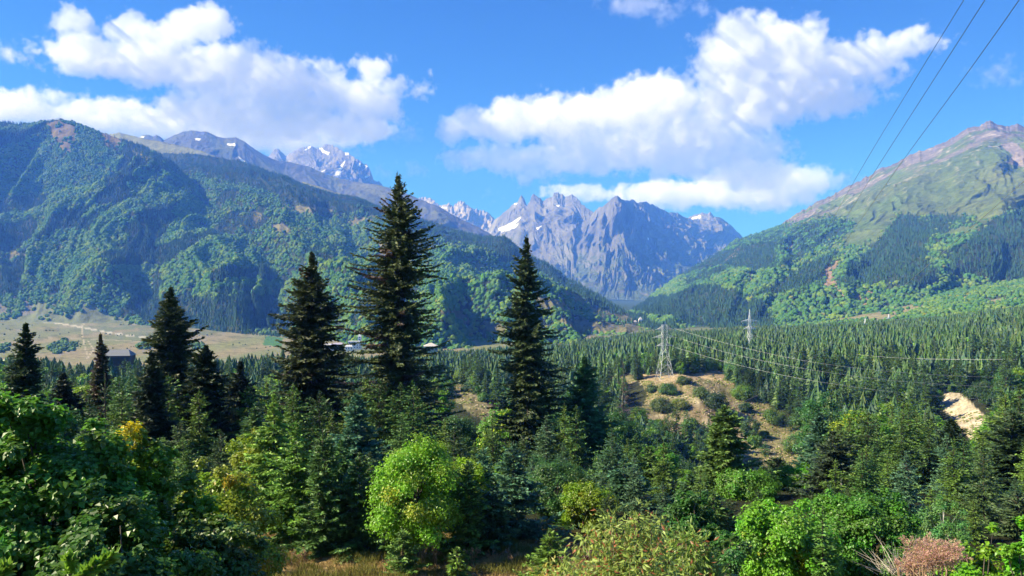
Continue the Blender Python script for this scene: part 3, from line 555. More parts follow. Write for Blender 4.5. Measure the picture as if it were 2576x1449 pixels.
def make_tree(name, crown, tb, loc, label, cat, group=None, rz=0, sc=None, leafm=None, cm=None):
    root = bpy.data.objects.new(name, None); COL.objects.link(root); root.empty_display_size = .5; root.location = loc; root.rotation_euler = (0, 0, rz)
    if sc: root.scale = sc
    tag(root, label, cat, group)
    me = tmesh('crown', *crown, leafm or M_needle); link('crown', me, root); link('trunk', tb.mesh('trunk', M_bark, True), root)
    return root
def copy_tree(proto, loc, rz, sc, label, group):
    r = proto.copy(); COL.objects.link(r); r.location = loc; r.rotation_euler = (0, 0, rz); r.scale = sc; r['label'] = label; r['group'] = group
    for ch in list(proto.children):
        c = ch.copy(); COL.objects.link(c); c.parent = r
    return r
def spot(px, D):
    x = (px-1288)/F*D; return x, D, Hs(x, D)
def size(px, D, ytop):
    x, y, z = spot(px, D); return (x, y, z-.15), (724.5-ytop)/F*D-z
USED = []; HAND = []
def hand_conifer(px, D, ytop, hw, label, seed, group=None, **k):
    loc, h = size(px, D, ytop); Rb = hw/F*D; USED.append((loc[0], loc[1], Rb)); HAND.append((px, D, ytop, hw*.8, True, label))
    sc = 1 if D > 30 else .8
    kw = dict(ws=max(.16, .0125*h), tw=max(.045, .055*D/50), tl=max(.22, .56*D/60), width=max(.05, .14*D/60)); kw.update(k)
    cr, tb = conifer(h, Rb, seed, **kw); return make_tree('spruce_tree', cr, tb, loc, label, 'tree', group, random.uniform(0, 6))
def hand_leafy(px, D, ytop, hw, label, seed, group=None, name='broadleaf_tree', cat='tree', **k):
    loc, h = size(px, D, ytop); R = hw/F*D; USED.append((loc[0], loc[1], R*.8)); HAND.append((px, D, ytop, hw, False, label)); kw = dict(leaf=max(.07, .0026*D)); kw.update(k)
    cr, tb = broadleaf(h, R, seed, **kw); return make_tree(name, cr, tb, loc, label, cat, group, random.uniform(0, 6), leafm=M_leaf)
DK = (.034, .042, .02); MG = (.06, .115, .03); YG = (.1, .165, .03); BL = (.05, .11, .06)
# the tall old spruces that stand up against the mountains
hand_conifer(1000, 90, 428, 80, 'tallest spruce, dark and ragged, its top reaching the sky near the middle', 11, c=(.05, .068, .026), cyl=.55, gap=.08, droop=6, tl=.62, brown=.16, rag=.42, nb=20, short=.6, power=.8)
hand_conifer(785, 95, 628, 66, 'dark tapering spruce left of the tallest one, before the shaded gully', 12, c=(.05, .068, .026), cyl=.4, gap=.1, droop=4, brown=.12, nb=20, short=.6, rag=.4)
hand_conifer(1325, 88, 588, 64, 'ragged spruce with gaps between its boughs, right of the tallest one', 13, c=(.044, .066, .026), cyl=.45, gap=.3, droop=8, nb=18, short=.6, rag=.45, tl=.7)
hand_conifer(430, 92, 716, 56, 'dark spruce standing before the mown valley fields at left', 14, c=(.042, .064, .024), cyl=.45, gap=.1, nb=20, short=.6, rag=.4, tipy=.4)
hand_conifer(65, 62, 806, 58, 'broad dark spruce nearest the left edge of the picture', 15, c=(.034, .054, .022), droop=2, nb=19, short=.6, rag=.35)
hand_conifer(518, 78, 862, 54, 'dense dark spruce just right of the one before the valley fields', 16, c=(.034, .05, .022), cyl=.4, nb=20, short=.6, rag=.35, gap=.1)
hand_conifer(253, 84, 834, 30, 'thin browning spruce standing before the farmhouse roof', 17, c=(.05, .055, .03), gap=.3, brown=.45, nb=17, short=.6, tl=.5)
hand_conifer(605, 84, 905, 45, 'narrow dark spruce between the dense one and the yellow-green wood', 18, c=(.022, .034, .018), nb=19, short=.6)
hand_conifer(160, 75, 935, 62, 'low dark spruce beside the broad one at the left edge', 19, c=(.022, .034, .02), nb=19, short=.6)
hand_conifer(382, 70, 880, 50, 'dark green spruce tucked under the one before the valley fields', 20, c=(.03, .048, .022), nb=19, short=.6)
hand_conifer(262, 27, 925, 46, 'young spruce with long pale upright leader beside the broadleaf thicket', 21, c=(.055, .095, .035), leader=.13, nb=6, ws=.28, tw=.07, tl=.3, width=.04)
hand_conifer(225, 33, 985, 45, 'young green spruce half sunk in the leaves left of the long leader', 22, c=(.045, .08, .03), nb=7)
# the row at the edge of the meadow
row = [(745, 38.5, 1052, 78, 'young spruce at the left end of the meadow edge, full to the ground', YG), (690, 48, 985, 62, 'yellow-green spruce rising behind the left end of the meadow edge', (0.106, 0.174, 0.033)),
 (812, 36.5, 1068, 52, 'slim young spruce with a pale leader shoot, second along the meadow edge', MG), (858, 38, 1100, 58, 'green spruce with dark skirts, third along the meadow edge', MG),
 (905, 37, 1130, 60, 'low wide spruce next to the lime-green broadleaf tree', (0.0625, 0.116, 0.033)), (895, 58, 985, 62, 'bluish green spruce at the foot of the tallest spruce', BL),
 (640, 62, 1020, 55, 'soft green spruce at the edge of the broadleaf thicket', (0.0625, 0.123, 0.033)), (1178, 35.8, 1148, 50, 'drooping spruce right of the lime-green broadleaf tree', (0.075, 0.131, 0.0275)),
 (1292, 39, 1103, 62, 'blue-green fir with a bare spike of a leader above the dark hollow', BL), (1215, 41, 1120, 46, 'slender fir with a leader, left of the spiked fir', BL),
 (1240, 37, 1190, 42, 'small fir below the slender fir and the spiked fir', (0.05, 0.102, 0.044)), (1382, 32.5, 1322, 44, 'small yellowish spruce beside the berried elder', YG),
 (1012, 33.4, 1330, 46, 'small bright spruce standing under the lime-green broadleaf tree', (0.0875, 0.16, 0.033)), (1150, 33.2, 1370, 26, 'tiny spruce seedling on the meadow edge', YG),
 (1470, 95, 890, 66, 'tall mid-green fir with level boughs right of the gappy spruce', (0.0438, 0.102, 0.0385)), (1490, 60, 1180, 44, 'green fir behind the yellow-green bushes in the centre', MG),
 (1570, 52, 1150, 50, 'bluish fir with a long leader in front of the round dark maple', BL), (1630, 70, 1120, 40, 'spruce with a long leader below the pylon hill', MG), (1440, 44, 1250, 46, 'dark young spruce between the spiked fir and the elder', (0.0438, 0.087, 0.0275)),
 (1822, 66, 1016, 66, 'broad green spruce in front of the bare hill, boughs to the ground', (0.06, 0.109, 0.0286)), (1958, 78, 1150, 56, 'dull dark spruce at the foot of the bare hill', (0.0375, 0.0609, 0.0242)),
 (2182, 98, 1046, 66, 'pointed blue-dark spruce right of the broken white-trunked one', (0.0375, 0.0798, 0.0385)), (2240, 92, 1090, 44, 'spruce with a grey-green tip beside the pointed blue-dark one', (0.0438, 0.0841, 0.033)),
 (2062, 120, 1035, 36, 'blue-grey spruce behind the bare hill\'s lower corner', (0.0562, 0.116, 0.0605)), (2108, 118, 1048, 36, 'green spruce beside the blue-grey one', (0.05, 0.102, 0.0385)),
 (2310, 84, 1120, 44, 'thin spruce with drooping side boughs left of the big dark pair at right', (0.0375, 0.0653, 0.0242)), (2392, 74, 1048, 66, 'big dark spruce below the pale earth cliff', (0.0338, 0.0609, 0.0275)),
 (2548, 62, 1030, 92, 'largest dark spruce at the right edge of the picture', (0.0375, 0.0638, 0.0264)), (2470, 80, 1112, 46, 'dark spruce between the two big ones at right', (0.035, 0.0609, 0.0264)),
 (1795, 40, 1225, 40, 'thin young spruce with pale bare leader in front of the broad green spruce', (0.0688, 0.123, 0.033)), (1735, 52, 1190, 36, 'spruce at the left of the broad green spruce', (0.0375, 0.0725, 0.0275)),
 (2070, 27, 1260, 28, 'narrow young spruce among the bright bushes at lower right', (0.075, 0.16, 0.033)), (1885, 44, 1300, 52, 'low dark spruce under the broad green one', (0.0438, 0.0798, 0.0242)), (2250, 60, 1200, 40, 'thin spruce leader behind the bright bushes at lower right', (0.05, 0.087, 0.0275)),
 (2560, 40, 1230, 60, 'dull spruce at the right edge under the largest dark one', (0.04, 0.0653, 0.0264)), (2300, 44, 1290, 40, 'shaded spruce left of the small pale-stemmed birch', (0.0375, 0.0667, 0.0264))]
for i, (px, D, yt, hw, lb, c) in enumerate(row):
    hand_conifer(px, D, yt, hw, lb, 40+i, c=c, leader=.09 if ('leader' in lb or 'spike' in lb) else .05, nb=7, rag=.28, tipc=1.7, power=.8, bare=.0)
# spruce with a snapped, bleached trunk
sn = hand_conifer(2095, 52, 1078, 62, 'green spruce with a bleached broken trunk showing through it', 91, c=(.04, .058, .03), nb=7, gap=.35)
b = MB(); b.tube([(0, -1.2, -.2), (.1, -1.3, 1.2), (.05, -1.2, 2.7)], [.1, .085, .05], 6, (.33, .3, .26))
for k in range(6): a = k*1.9; b.tube([(0, -1.2, .5+.35*k), (math.cos(a)*.9, -1.4+.3*math.sin(a), .6+.35*k)], [.025, .01], 4, (.33, .3, .26))
link('dead_trunk', b.mesh('dead_trunk', M_bark), sn); sn.rotation_euler = (0, 0, 0)
# broadleaf trees and thickets near the camera
LM = (.155, .32, .035); BG = (.12, .26, .04); DG = (.05, .12, .035); YL = (.21, .29, .03)
hand_leafy(1052, 36, 1095, 122, 'lime-green round broadleaf tree at the meadow edge below the tallest spruce', 201, c=LM, ncl=150, per=330, clump=.24, leaf=.115, bare=.12, pointy=.35, yellow=.03)
hand_leafy(1165, 40, 1140, 74, 'lime-yellow upright sallow beside the lime-green tree', 202, c=YL, ncl=80, per=260, clump=.25, leaf=.11, bare=.1, pointy=.4)
hand_leafy(1400, 46, 1158, 88, 'dark glossy alder left of the yellow-green bushes in the centre', 203, c=(0.0607, 0.144, 0.0385), ncl=110, per=260, clump=.25, leaf=.12, bare=.1)
hand_leafy(1478, 42, 1205, 62, 'yellow-green bush behind the berried elder', 204, c=YL, ncl=60, per=260, clump=.3, leaf=.12, bare=.02)
hand_leafy(1550, 110, 1035, 62, 'round dark maple left of the bare hill', 205, c=DG, ncl=90, per=260, clump=.25, leaf=.26)
hand_leafy(1112, 170, 960, 28, 'bright narrow ash before the small bare slope', 206, c=BG, ncl=60, per=200, clump=.3, leaf=.38, bare=.1)
hand_leafy(1145, 120, 1042, 60, 'dull green maple below the small bare slope', 207, c=(0.0675, 0.144, 0.044), ncl=80, per=220, leaf=.3, clump=.28)
hand_leafy(1230, 150, 1060, 40, 'bright little maple at the foot of the small bare slope', 208, c=LM, ncl=50, per=200, leaf=.33, clump=.3)
hand_leafy(1660, 75, 1120, 44, 'green maple at the lower left corner of the bare hill', 209, c=BG, ncl=70, per=220, leaf=.2, clump=.28)
hand_leafy(1745, 30, 1215, 60, 'dark green broadleaf tree standing behind the berried elder', 210, c=(0.054, 0.136, 0.0308), ncl=110, per=260, leaf=.11, clump=.25, bare=.1)
hand_leafy(2060, 190, 965, 56, 'big round dull-green maple on the right shoulder of the bare hill', 211, c=(0.0675, 0.16, 0.0495), ncl=120, per=240, leaf=.42, clump=.24, bare=.1)
hand_leafy(1975, 29, 1240, 120, 'bright green glossy bush left of centre in the lower right thicket', 212, c=(0.135, 0.32, 0.0385), ncl=150, per=320, leaf=.12, clump=.22, bare=.0, yellow=.03)
hand_leafy(2090, 33, 1222, 62, 'upright bright bush behind the narrow young spruce', 213, c=(0.121, 0.272, 0.0385), ncl=80, per=260, leaf=.12, clump=.26, bare=.0)
hand_leafy(2200, 31, 1218, 108, 'tall fresh-green bush in the middle of the lower right thicket', 214, c=(0.0878, 0.216, 0.0352), ncl=150, per=320, leaf=.12, clump=.22, bare=.0)
hand_leafy(2372, 33, 1246, 56, 'small silvery birch with a pale stem, right of the fresh-green bush', 215, c=(0.101, 0.2, 0.0605), ncl=100, per=200, leaf=.075, clump=.24, bare=.12, bark=(.5, .48, .44))
hand_leafy(2475, 15, 1310, 105, 'bright round-leaved bush in the lower right corner', 216, name='bush', cat='bush', c=(0.149, 0.32, 0.033), ncl=80, per=240, leaf=.085, clump=.25, bare=0, yellow=.04, aspect=.95)
hand_leafy(2580, 13, 1262, 62, 'round-leaved bush cut by the right edge, one leaf cluster yellow', 217, name='bush', cat='bush', c=(0.135, 0.304, 0.033), ncl=60, per=240, leaf=.08, clump=.28, bare=0, yellow=.08, ycol=(.5, .38, .02), aspect=.95)
hand_leafy(1840, 22, 1290, 62, 'shaded leafy bush between the elder and the lower right thicket', 218, name='bush', cat='bush', c=(0.0607, 0.144, 0.033), ncl=60, per=240, leaf=.1, clump=.28, bare=0)
hand_leafy(2290, 24, 1340, 60, 'dark low bush behind the dead brushwood', 219, name='bush', cat='bush', c=(0.0675, 0.16, 0.033), ncl=60, per=220, leaf=.09, clump=.28, bare=0)
hand_leafy(1880, 60, 1180, 66, 'green maple under the left boughs of the bare hill', 220, c=(0.0945, 0.224, 0.033), ncl=80, per=220, leaf=.17, clump=.28, bare=.05)
hand_leafy(2010, 66, 1165, 44, 'yellow-green young ash at the bottom of the bare hill', 221, c=LM, ncl=60, per=200, leaf=.18, clump=.3, bare=.05)
# big-leaved thicket on the left
hand_leafy(90, 14, 962, 210, 'large-leaved glossy maple filling the lower left corner', 230, c=(0.101, 0.221, 0.0327), ncl=300, per=420, leaf=.115, clump=.19, bare=-.1, aspect=.9, core=.25)
hand_leafy(-230, 15, 900, 260, 'large-leaved maple running out of the picture at the left edge', 236, c=(0.091, 0.202, 0.0297), ncl=200, per=400, leaf=.125, clump=.22, bare=-.1, aspect=.9, core=.25)
hand_leafy(345, 18, 1055, 150, 'maple with a yellow autumn tuft at its top', 231, c=(0.121, 0.23, 0.0277), ncl=260, per=380, leaf=.115, clump=.19, bare=-.05, aspect=.9, yellow=.03)
hand_leafy(560, 23, 1130, 125, 'yellowish hazel at the right end of the left thicket', 232, c=(0.192, 0.278, 0.0297), ncl=150, per=300, leaf=.11, clump=.22, bare=-.05, yellow=.06, ycol=(.35, .28, .03))
hand_leafy(300, 12, 1205, 190, 'dark shaded maple low in the left thicket', 233, c=(0.0709, 0.144, 0.0248), ncl=140, per=280, leaf=.1, clump=.22, bare=0, aspect=.9)
hand_leafy(540, 16, 1235, 130, 'dark low hazel beside the meadow at the foot of the left thicket', 234, c=(0.0709, 0.134, 0.0248), ncl=120, per=260, leaf=.11, clump=.24, bare=0, aspect=.85)
hand_leafy(640, 50, 1075, 60, 'yellow-green sallow behind the right end of the left thicket', 235, c=YL, ncl=90, per=220, leaf=.14, clump=.27, bare=0)
tuft = broadleaf(.7, .3, 240, c=(.5, .42, .04), leaf=.09, ncl=14, per=60, clump=.5, bare=0)
g = bpy.data.objects['broadleaf_tree'] if False else [o for o in COL.objects if o.get('label', '').startswith('maple with a yellow')][0]
link('yellow_leaves', tmesh('yellow_leaves', *tuft[0], M_leaf), g, (-.02, -.5, (724.5-1130)/F*18-g.location.z))
g.rotation_euler = (0, 0, 0)
# ------------------------------------------------------------------ the woods between the meadow and the river
SKY_T = ([-700, 0, 200, 300, 400, 700, 900, 1080, 1150, 1300, 1450, 1640, 2000, 2300, 2576, 3300], [880, 885, 905, 890, 905, 868, 885, 870, 880, 862, 852, 822, 815, 800, 768, 700])
LOW_T = ([-700, 0, 1040, 1090, 1250, 1290, 1560, 1600, 1700, 1820, 1880, 2040, 2085, 2340, 2360, 2500, 2520, 3300], [930, 935, 930, 1060, 1075, 1000, 1020, 1120, 1140, 1160, 1235, 1235, 1010, 1000, 1100, 1108, 960, 940])
xs, ys = np.meshgrid(np.arange(-620, 1250, 5.6), np.arange(72, 1450, 5.6)); xs = xs.ravel()+rng.uniform(-2.6, 2.6, xs.size); ys = ys.ravel()+rng.uniform(-2.6, 2.6, ys.size)
x2, y2 = np.meshgrid(np.arange(-60, 62, 3.1), np.arange(24, 72, 3.1)); x2 = x2.ravel()+rng.uniform(-1.2, 1.2, x2.size); y2 = y2.ravel()+rng.uniform(-1.2, 1.2, y2.size)
xs = np.r_[xs, x2]; ys = np.r_[ys, y2]; near = ys < 72
zs = H(xs, ys); px, py = proj(xs, ys, zs); ok = (px > -120) & (px < 2700)
ok &= ~(bare_at(px, py) & (ys < 620) & (ys > 200)); ok &= ~inpoly(px, py, CLIFF); ok &= ~(inpoly(px, py, LAWN) & (ys < 1200))
ok &= ~((np.abs(px-1700) < 130) & (ys > 425) & (ys < 545)); ok &= ~((px < 1000) & (ys > 760)); ok &= ~((px < 1450) & (ys > 1150)); ok &= ~((px < 420) & (px > 160) & (ys > 460))
ok &= ~(near & (ys < np.interp(px, [0, 640, 660, 1480, 1560, 1900, 2100, 2700], [33, 36, 42, 42, 37, 37, 37, 34])))
xs, ys, zs, px, py, near = [a[ok] for a in (xs, ys, zs, px, py, near)]
n1 = fbm(xs/70, ys/70, 3, 201); rn = rng.random(len(xs))
con = ((np.abs(px-1000) < 130) & (ys < 190) & (ys > 42)) | (rn < np.where(ys > 430, .82, np.where(ys > 200, .68, np.where((px < 1050) & (ys > 45), .82, .74)))+(n1-.5)*.8)
hg = np.where(con, rng.uniform(13, 23, len(xs)), rng.uniform(7, 14, len(xs)))
hg = np.where(con & (rn < .25), hg*.55, hg); hg = np.where(ys > 600, hg*.86, hg)*np.where(ys > 300, .72+.56*fbm(xs/22, ys/22, 2, 207), 1); mid = (ys > 72) & (ys < 190); hg = np.where(near, hg*np.where(con, .5, .42), hg)
lim = np.where((ys < 375) | ((ys < 425) & (px < 1300)) | ((ys < 440) & (px > 2335) & (px < 2530) & (ys < np.where(px > 2410, 428, 408))), np.interp(px, *LOW_T)+rng.uniform(0, 60, len(xs)), np.interp(px, *SKY_T)+rng.uniform(-4, 14, len(xs)))
lim = np.where(near, np.maximum(lim+45, np.interp(ys, [24, 40, 72], [1330, 1250, 1110])), lim)
lim = lim-np.where(near & con, rng.uniform(0, 120, len(xs)), 0)
hmax = (724.5-lim)/F*ys-zs; hg = np.minimum(hg, hmax)
ok = (hg > np.where(near, 1.3, 4.2)) & ~((ys < 72) & (rng.random(len(xs)) < .4))
for ux, uy, ur in USED: ok &= np.hypot(xs-ux, ys-uy) > ur*.85+.5
near = near | mid
xs, ys, zs, px, hg, con, n1, rn, near = [a[ok] for a in (xs, ys, zs, px, hg, con, n1, rn, near)]
# which of them show: front trees hide the ones behind
CELL = 6; gw, gh = 2576//CELL+2, 1449//CELL+2; occ = np.zeros((gh, gw), bool); vis = np.zeros(len(xs)); cxy = np.zeros((len(xs), 2))
ev = [(ys[i], i, px[i], (hg[i]*.19 if con[i] else hg[i]*.38)*F/ys[i], 724.5-(zs[i]+hg[i])*F/ys[i], 724.5-zs[i]*F/ys[i], con[i]) for i in range(len(xs))]
for h in HAND: ev.append((h[1], -1)+(h[0], h[3], h[2], 724.5-Hs((h[0]-1288)/F*h[1], h[1])*F/h[1], h[4]))
ev.sort(key=lambda e: e[0])
for D_, i, p_, hw_, t_, b_, c_ in ev:
    r0, r1 = max(0, int(t_//CELL)), min(gh-1, int(b_//CELL))
    for r_ in range(r0, r1+1):
        f = (r_-r0+1)/(r1-r0+1.0); wd_ = hw_*(f if c_ else min(1, 2.6*f)); a_, b2 = max(0, int((p_-wd_)//CELL)), min(gw, int((p_+wd_)//CELL)+1)
        if b2 <= a_: continue
        if i >= 0:
            fr = np.count_nonzero(~occ[r_, a_:b2]); vis[i] += fr; cxy[i] += fr*np.array([p_, r_*CELL])
        occ[r_, a_:b2] = True
cxy /= np.maximum(vis, 1)[:, None]
protoS = []; protoB = []
cols = [(.042, .08, .026), (.055, .105, .03), (.042, .085, .045), (.068, .115, .028)]
for k in range(6):
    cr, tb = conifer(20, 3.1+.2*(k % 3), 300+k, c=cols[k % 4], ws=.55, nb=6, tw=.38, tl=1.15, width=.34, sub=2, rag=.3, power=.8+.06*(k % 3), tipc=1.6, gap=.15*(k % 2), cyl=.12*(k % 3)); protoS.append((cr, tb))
for k in range(5):
    cr, tb = broadleaf(10, 4.0, 330+k, c=[(.1, .21, .035), (.15, .28, .035), (.065, .14, .035), (.08, .17, .06), (.18, .27, .03)][k], leaf=.55, ncl=60, per=70, clump=.3, bare=.08, pointy=.2); protoB.append((cr, tb))
nearS = []; nearB = []
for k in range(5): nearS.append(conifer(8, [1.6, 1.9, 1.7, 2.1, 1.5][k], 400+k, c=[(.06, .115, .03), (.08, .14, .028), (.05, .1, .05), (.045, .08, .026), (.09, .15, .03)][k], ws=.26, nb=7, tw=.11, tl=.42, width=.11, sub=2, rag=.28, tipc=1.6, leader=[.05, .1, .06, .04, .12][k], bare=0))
for k in range(5): nearB.append(broadleaf(6, [2.6, 2.2, 3.0, 2.0, 2.5][k], 430+k, c=[(.1, .22, .035), (.17, .28, .035), (.06, .14, .035), (.08, .17, .055), (.12, .26, .03)][k], leaf=.2, ncl=90, per=150, clump=.25, bare=0, pointy=[.2, .5, .1, .6, .3][k], stems=2, yellow=.02))
def low(proto, keep, seed):
    """thin a crown for far copies by keeping fewer, wider faces"""
    V, T, C = proto; r = np.random.default_rng(seed); n = len(T); k = r.choice(n, keep, replace=False); Q = V.reshape(n, 4, 3)[k].copy(); m = Q.mean(1, keepdims=True); Q = m+(Q-m)*math.sqrt(n/keep)*.82
    return Q.reshape(-1, 3), np.arange(keep*4).reshape(-1, 4), C.reshape(n, 4, 3)[k].reshape(-1, 3)
def tiers(nt_, ns, seed):
    r = np.random.default_rng(seed); V = []; T = []
    for k in range(nt_):
        z0_ = .06+.9*k/nt_; z1_ = min(1, z0_+1.9/nt_); R_ = (1-k/nt_)**.85+.05; b0 = len(V); ph = r.uniform(0, 6)
        for a in range(ns*2): q = R_*(r.uniform(.85, 1.2) if a % 2 else r.uniform(.4, .6)); V.append((math.cos(a/ns/2*6.283+ph)*q, math.sin(a/ns/2*6.283+ph)*q, z0_+(r.uniform(-.03, .01) if a % 2 else .03)))
        V.append((0, 0, z1_))
        for a in range(ns*2): T.append((b0+a, b0+(a+1) % (ns*2), b0+ns*2))
    return np.array(V), np.array(T)
app = vis+.001*hg/ys
MARKS = [(1000, 760, 'tallest spruce'), (785, 860, 'tapering spruce before the gully'), (1325, 860, 'gappy spruce'), (430, 900, 'spruce before the valley fields'), (65, 890, 'spruce at the left edge'), (518, 960, 'dense dark spruce'),
 (253, 900, 'thin browning spruce'), (1470, 1010, 'level-boughed fir'), (1672, 890, 'lattice pylon on the bare hill'), (1886, 840, 'white pylon'), (1190, 1010, 'small bare slope'), (1720, 950, 'bare hilltop'), (1822, 1150, 'broad green hill spruce'),
 (1950, 1130, 'bare hill\'s right flank'), (2060, 1010, 'round maple on the hill shoulder'), (2182, 1130, 'pointed blue-dark spruce'), (2392, 1150, 'dark spruce below the cliff'), (2440, 1050, 'pale earth cliff'), (2535, 1150, 'largest spruce at the right edge'), (2455, 922, 'little dry lawn'),
 (1052, 1230, 'lime-green broadleaf tree'), (1165, 1260, 'lime-yellow sallow'), (1400, 1260, 'dark glossy alder'), (1550, 1080, 'round dark maple'), (1292, 1230, 'spiked fir'), (745, 1220, 'full meadow spruce'), (640, 1150, 'yellow-green sallow at left'), (1145, 1090, 'dull green maple'), (1680, 1140, 'hill-corner maple'),
 (2095, 1180, 'broken white-trunked spruce'), (345, 1100, 'maple with the yellow tuft'), (895, 1080, 'bluish spruce'), (1560, 1340, 'berried elder'), (1975, 1330, 'bright glossy bush'), (2200, 1310, 'tall fresh-green bush'), (2372, 1310, 'silvery birch'), (2475, 1380, 'round-leaved bush in the corner'), (785, 1010, 'foot of the tapering spruce'), (1000, 1030, 'foot of the tallest spruce'), (1325, 1060, 'foot of the gappy spruce'), (2250, 880, 'white wires at right'), (1780, 870, 'wires between the pylons'), (2400, 860, 'forest crest at right'), (2000, 850, 'forest crest in the centre')]
DIRS = ['right of', 'below right of', 'below', 'below left of', 'left of', 'above left of', 'above', 'above right of']
ORD = ['', 'second ', 'third ', 'fourth ', 'fifth ', 'sixth ', 'seventh ', 'eighth ']; seen = {}
def label_for(i, k, kind):
    cx, cy = cxy[i] if vis[i] > 0 else (px[i], 724.5-(zs[i]+hg[i]/2)*F/ys[i]); ds = [(math.hypot(cx-a, cy-b), a, b, n) for a, b, n in MARKS]; d, a, b, n = min(ds)
    o = DIRS[int(round(math.degrees(math.atan2(cy-b, cx-a))/45)) % 8]; hp = hg[i]*F/ys[i]
    sz = 'tiny' if hp < 45 else 'small' if hp < 75 else 'middling' if hp < 120 else 'tall'
    hue = (['dull green', 'fresh green', 'bluish', 'yellowish green', 'dull green', 'fresh green'] if 'spruce' in kind else ['green', 'lime-green', 'dark green', 'grey-green', 'yellow-green'])[k]
    key = f'{sz} {hue} {kind} {o} the {n}'; c = seen.get(key, 0); seen[key] = c+1
    return (ORD[min(c, 7)]+key)
def populate(mask, proto, n_ind, name, base_h, lab, leafm, stuff, keepn):
    idx = np.where(mask)[0]; idx = idx[np.argsort(-app[idx])]
    roots = [None]*len(proto); done = 0
    # spread the individuals over the nearest trees of the frame
    ind = [i for i in idx if -20 < px[i] < 2600][:n_ind]
    ind.sort(key=lambda i: px[i])
    for c, i in enumerate(ind):
        k = int(rn[i]*997) % len(proto); s = hg[i]/base_h; w = s*(.82+.4*n1[i]) if s > .6 else s*1.05; L_ = label_for(i, k, lab[0]); G_ = lab[1]; loc = (xs[i], ys[i], zs[i]-.2)
        if roots[k] is None: roots[k] = make_tree(name, *proto[k], loc, L_, 'tree', G_, rn[i]*50, (w, w, s), leafm)
        else: copy_tree(roots[k], loc, rn[i]*50, (w, w, s), L_, G_)
    rest = np.setdiff1d(idx, ind); Vs, Ts, Cs = [], [], []; off = 0
    for near in (0, 1):
        for k in range(len(proto)):
            sel = rest[((rn[rest]*997).astype(int) % len(proto) == k) & ((ys[rest] < 620) == bool(near))]
            if not len(sel): continue
            V, T, C = low(proto[k][0], keepn*(3 if near else 1), k)
            if stuff == 'spruce_forest': V, T = tiers(9 if near else 6, 5 if near else 4, k); V = V*np.array([.27*20, .27*20, 20]); V[:, :2] *= .8+.13*(k % 3); C = np.tile(np.array(cols[k % 4])*.8, (len(V), 1))
            C = C*np.random.default_rng(k).uniform(.8, 1.25, (len(C), 1)); pos = np.stack([xs[sel], ys[sel], zs[sel]-.3], 1); s = hg[sel]/base_h; wv = s*(.82+.4*n1[sel])
            tint = rng.uniform(.75, 1.25, (len(sel), 1))*rng.uniform(.92, 1.08, (len(sel), 3)); m = len(V)
            o = scatter(V, T, pos, wv, s, np.ones((len(sel), 3)), 0)
            Vs.append(o[0]); Ts.append(o[1]+off); off += len(o[0]); Cs.append((C[None]*tint[:, None]).reshape(-1, 3))
    if Vs: tag(link(stuff, tmesh(stuff, np.vstack(Vs), np.vstack(Ts), np.vstack(Cs), leafm)), kind='stuff')

populate(con & ~near, protoS, 155, 'spruce_tree', 20, ('spruce', 'spruces of the woods round the bare hill'), M_needle, 'spruce_forest', 110)
populate(~con & ~near, protoB, 100, 'broadleaf_tree', 10, ('leafy tree', 'leafy trees of the woods round the bare hill'), M_leaf, 'mixed_woodland', 150)
populate(con & near, nearS, 105, 'spruce_tree', 8, ('green spruce', 'smaller spruces behind the meadow'), M_needle, 'spruce_saplings', 1500)
populate(~con & near, nearB, 130, 'broadleaf_tree', 6, ('broadleaf', 'smaller broadleaf trees behind the meadow'), M_leaf, 'sapling_thicket', 2500)
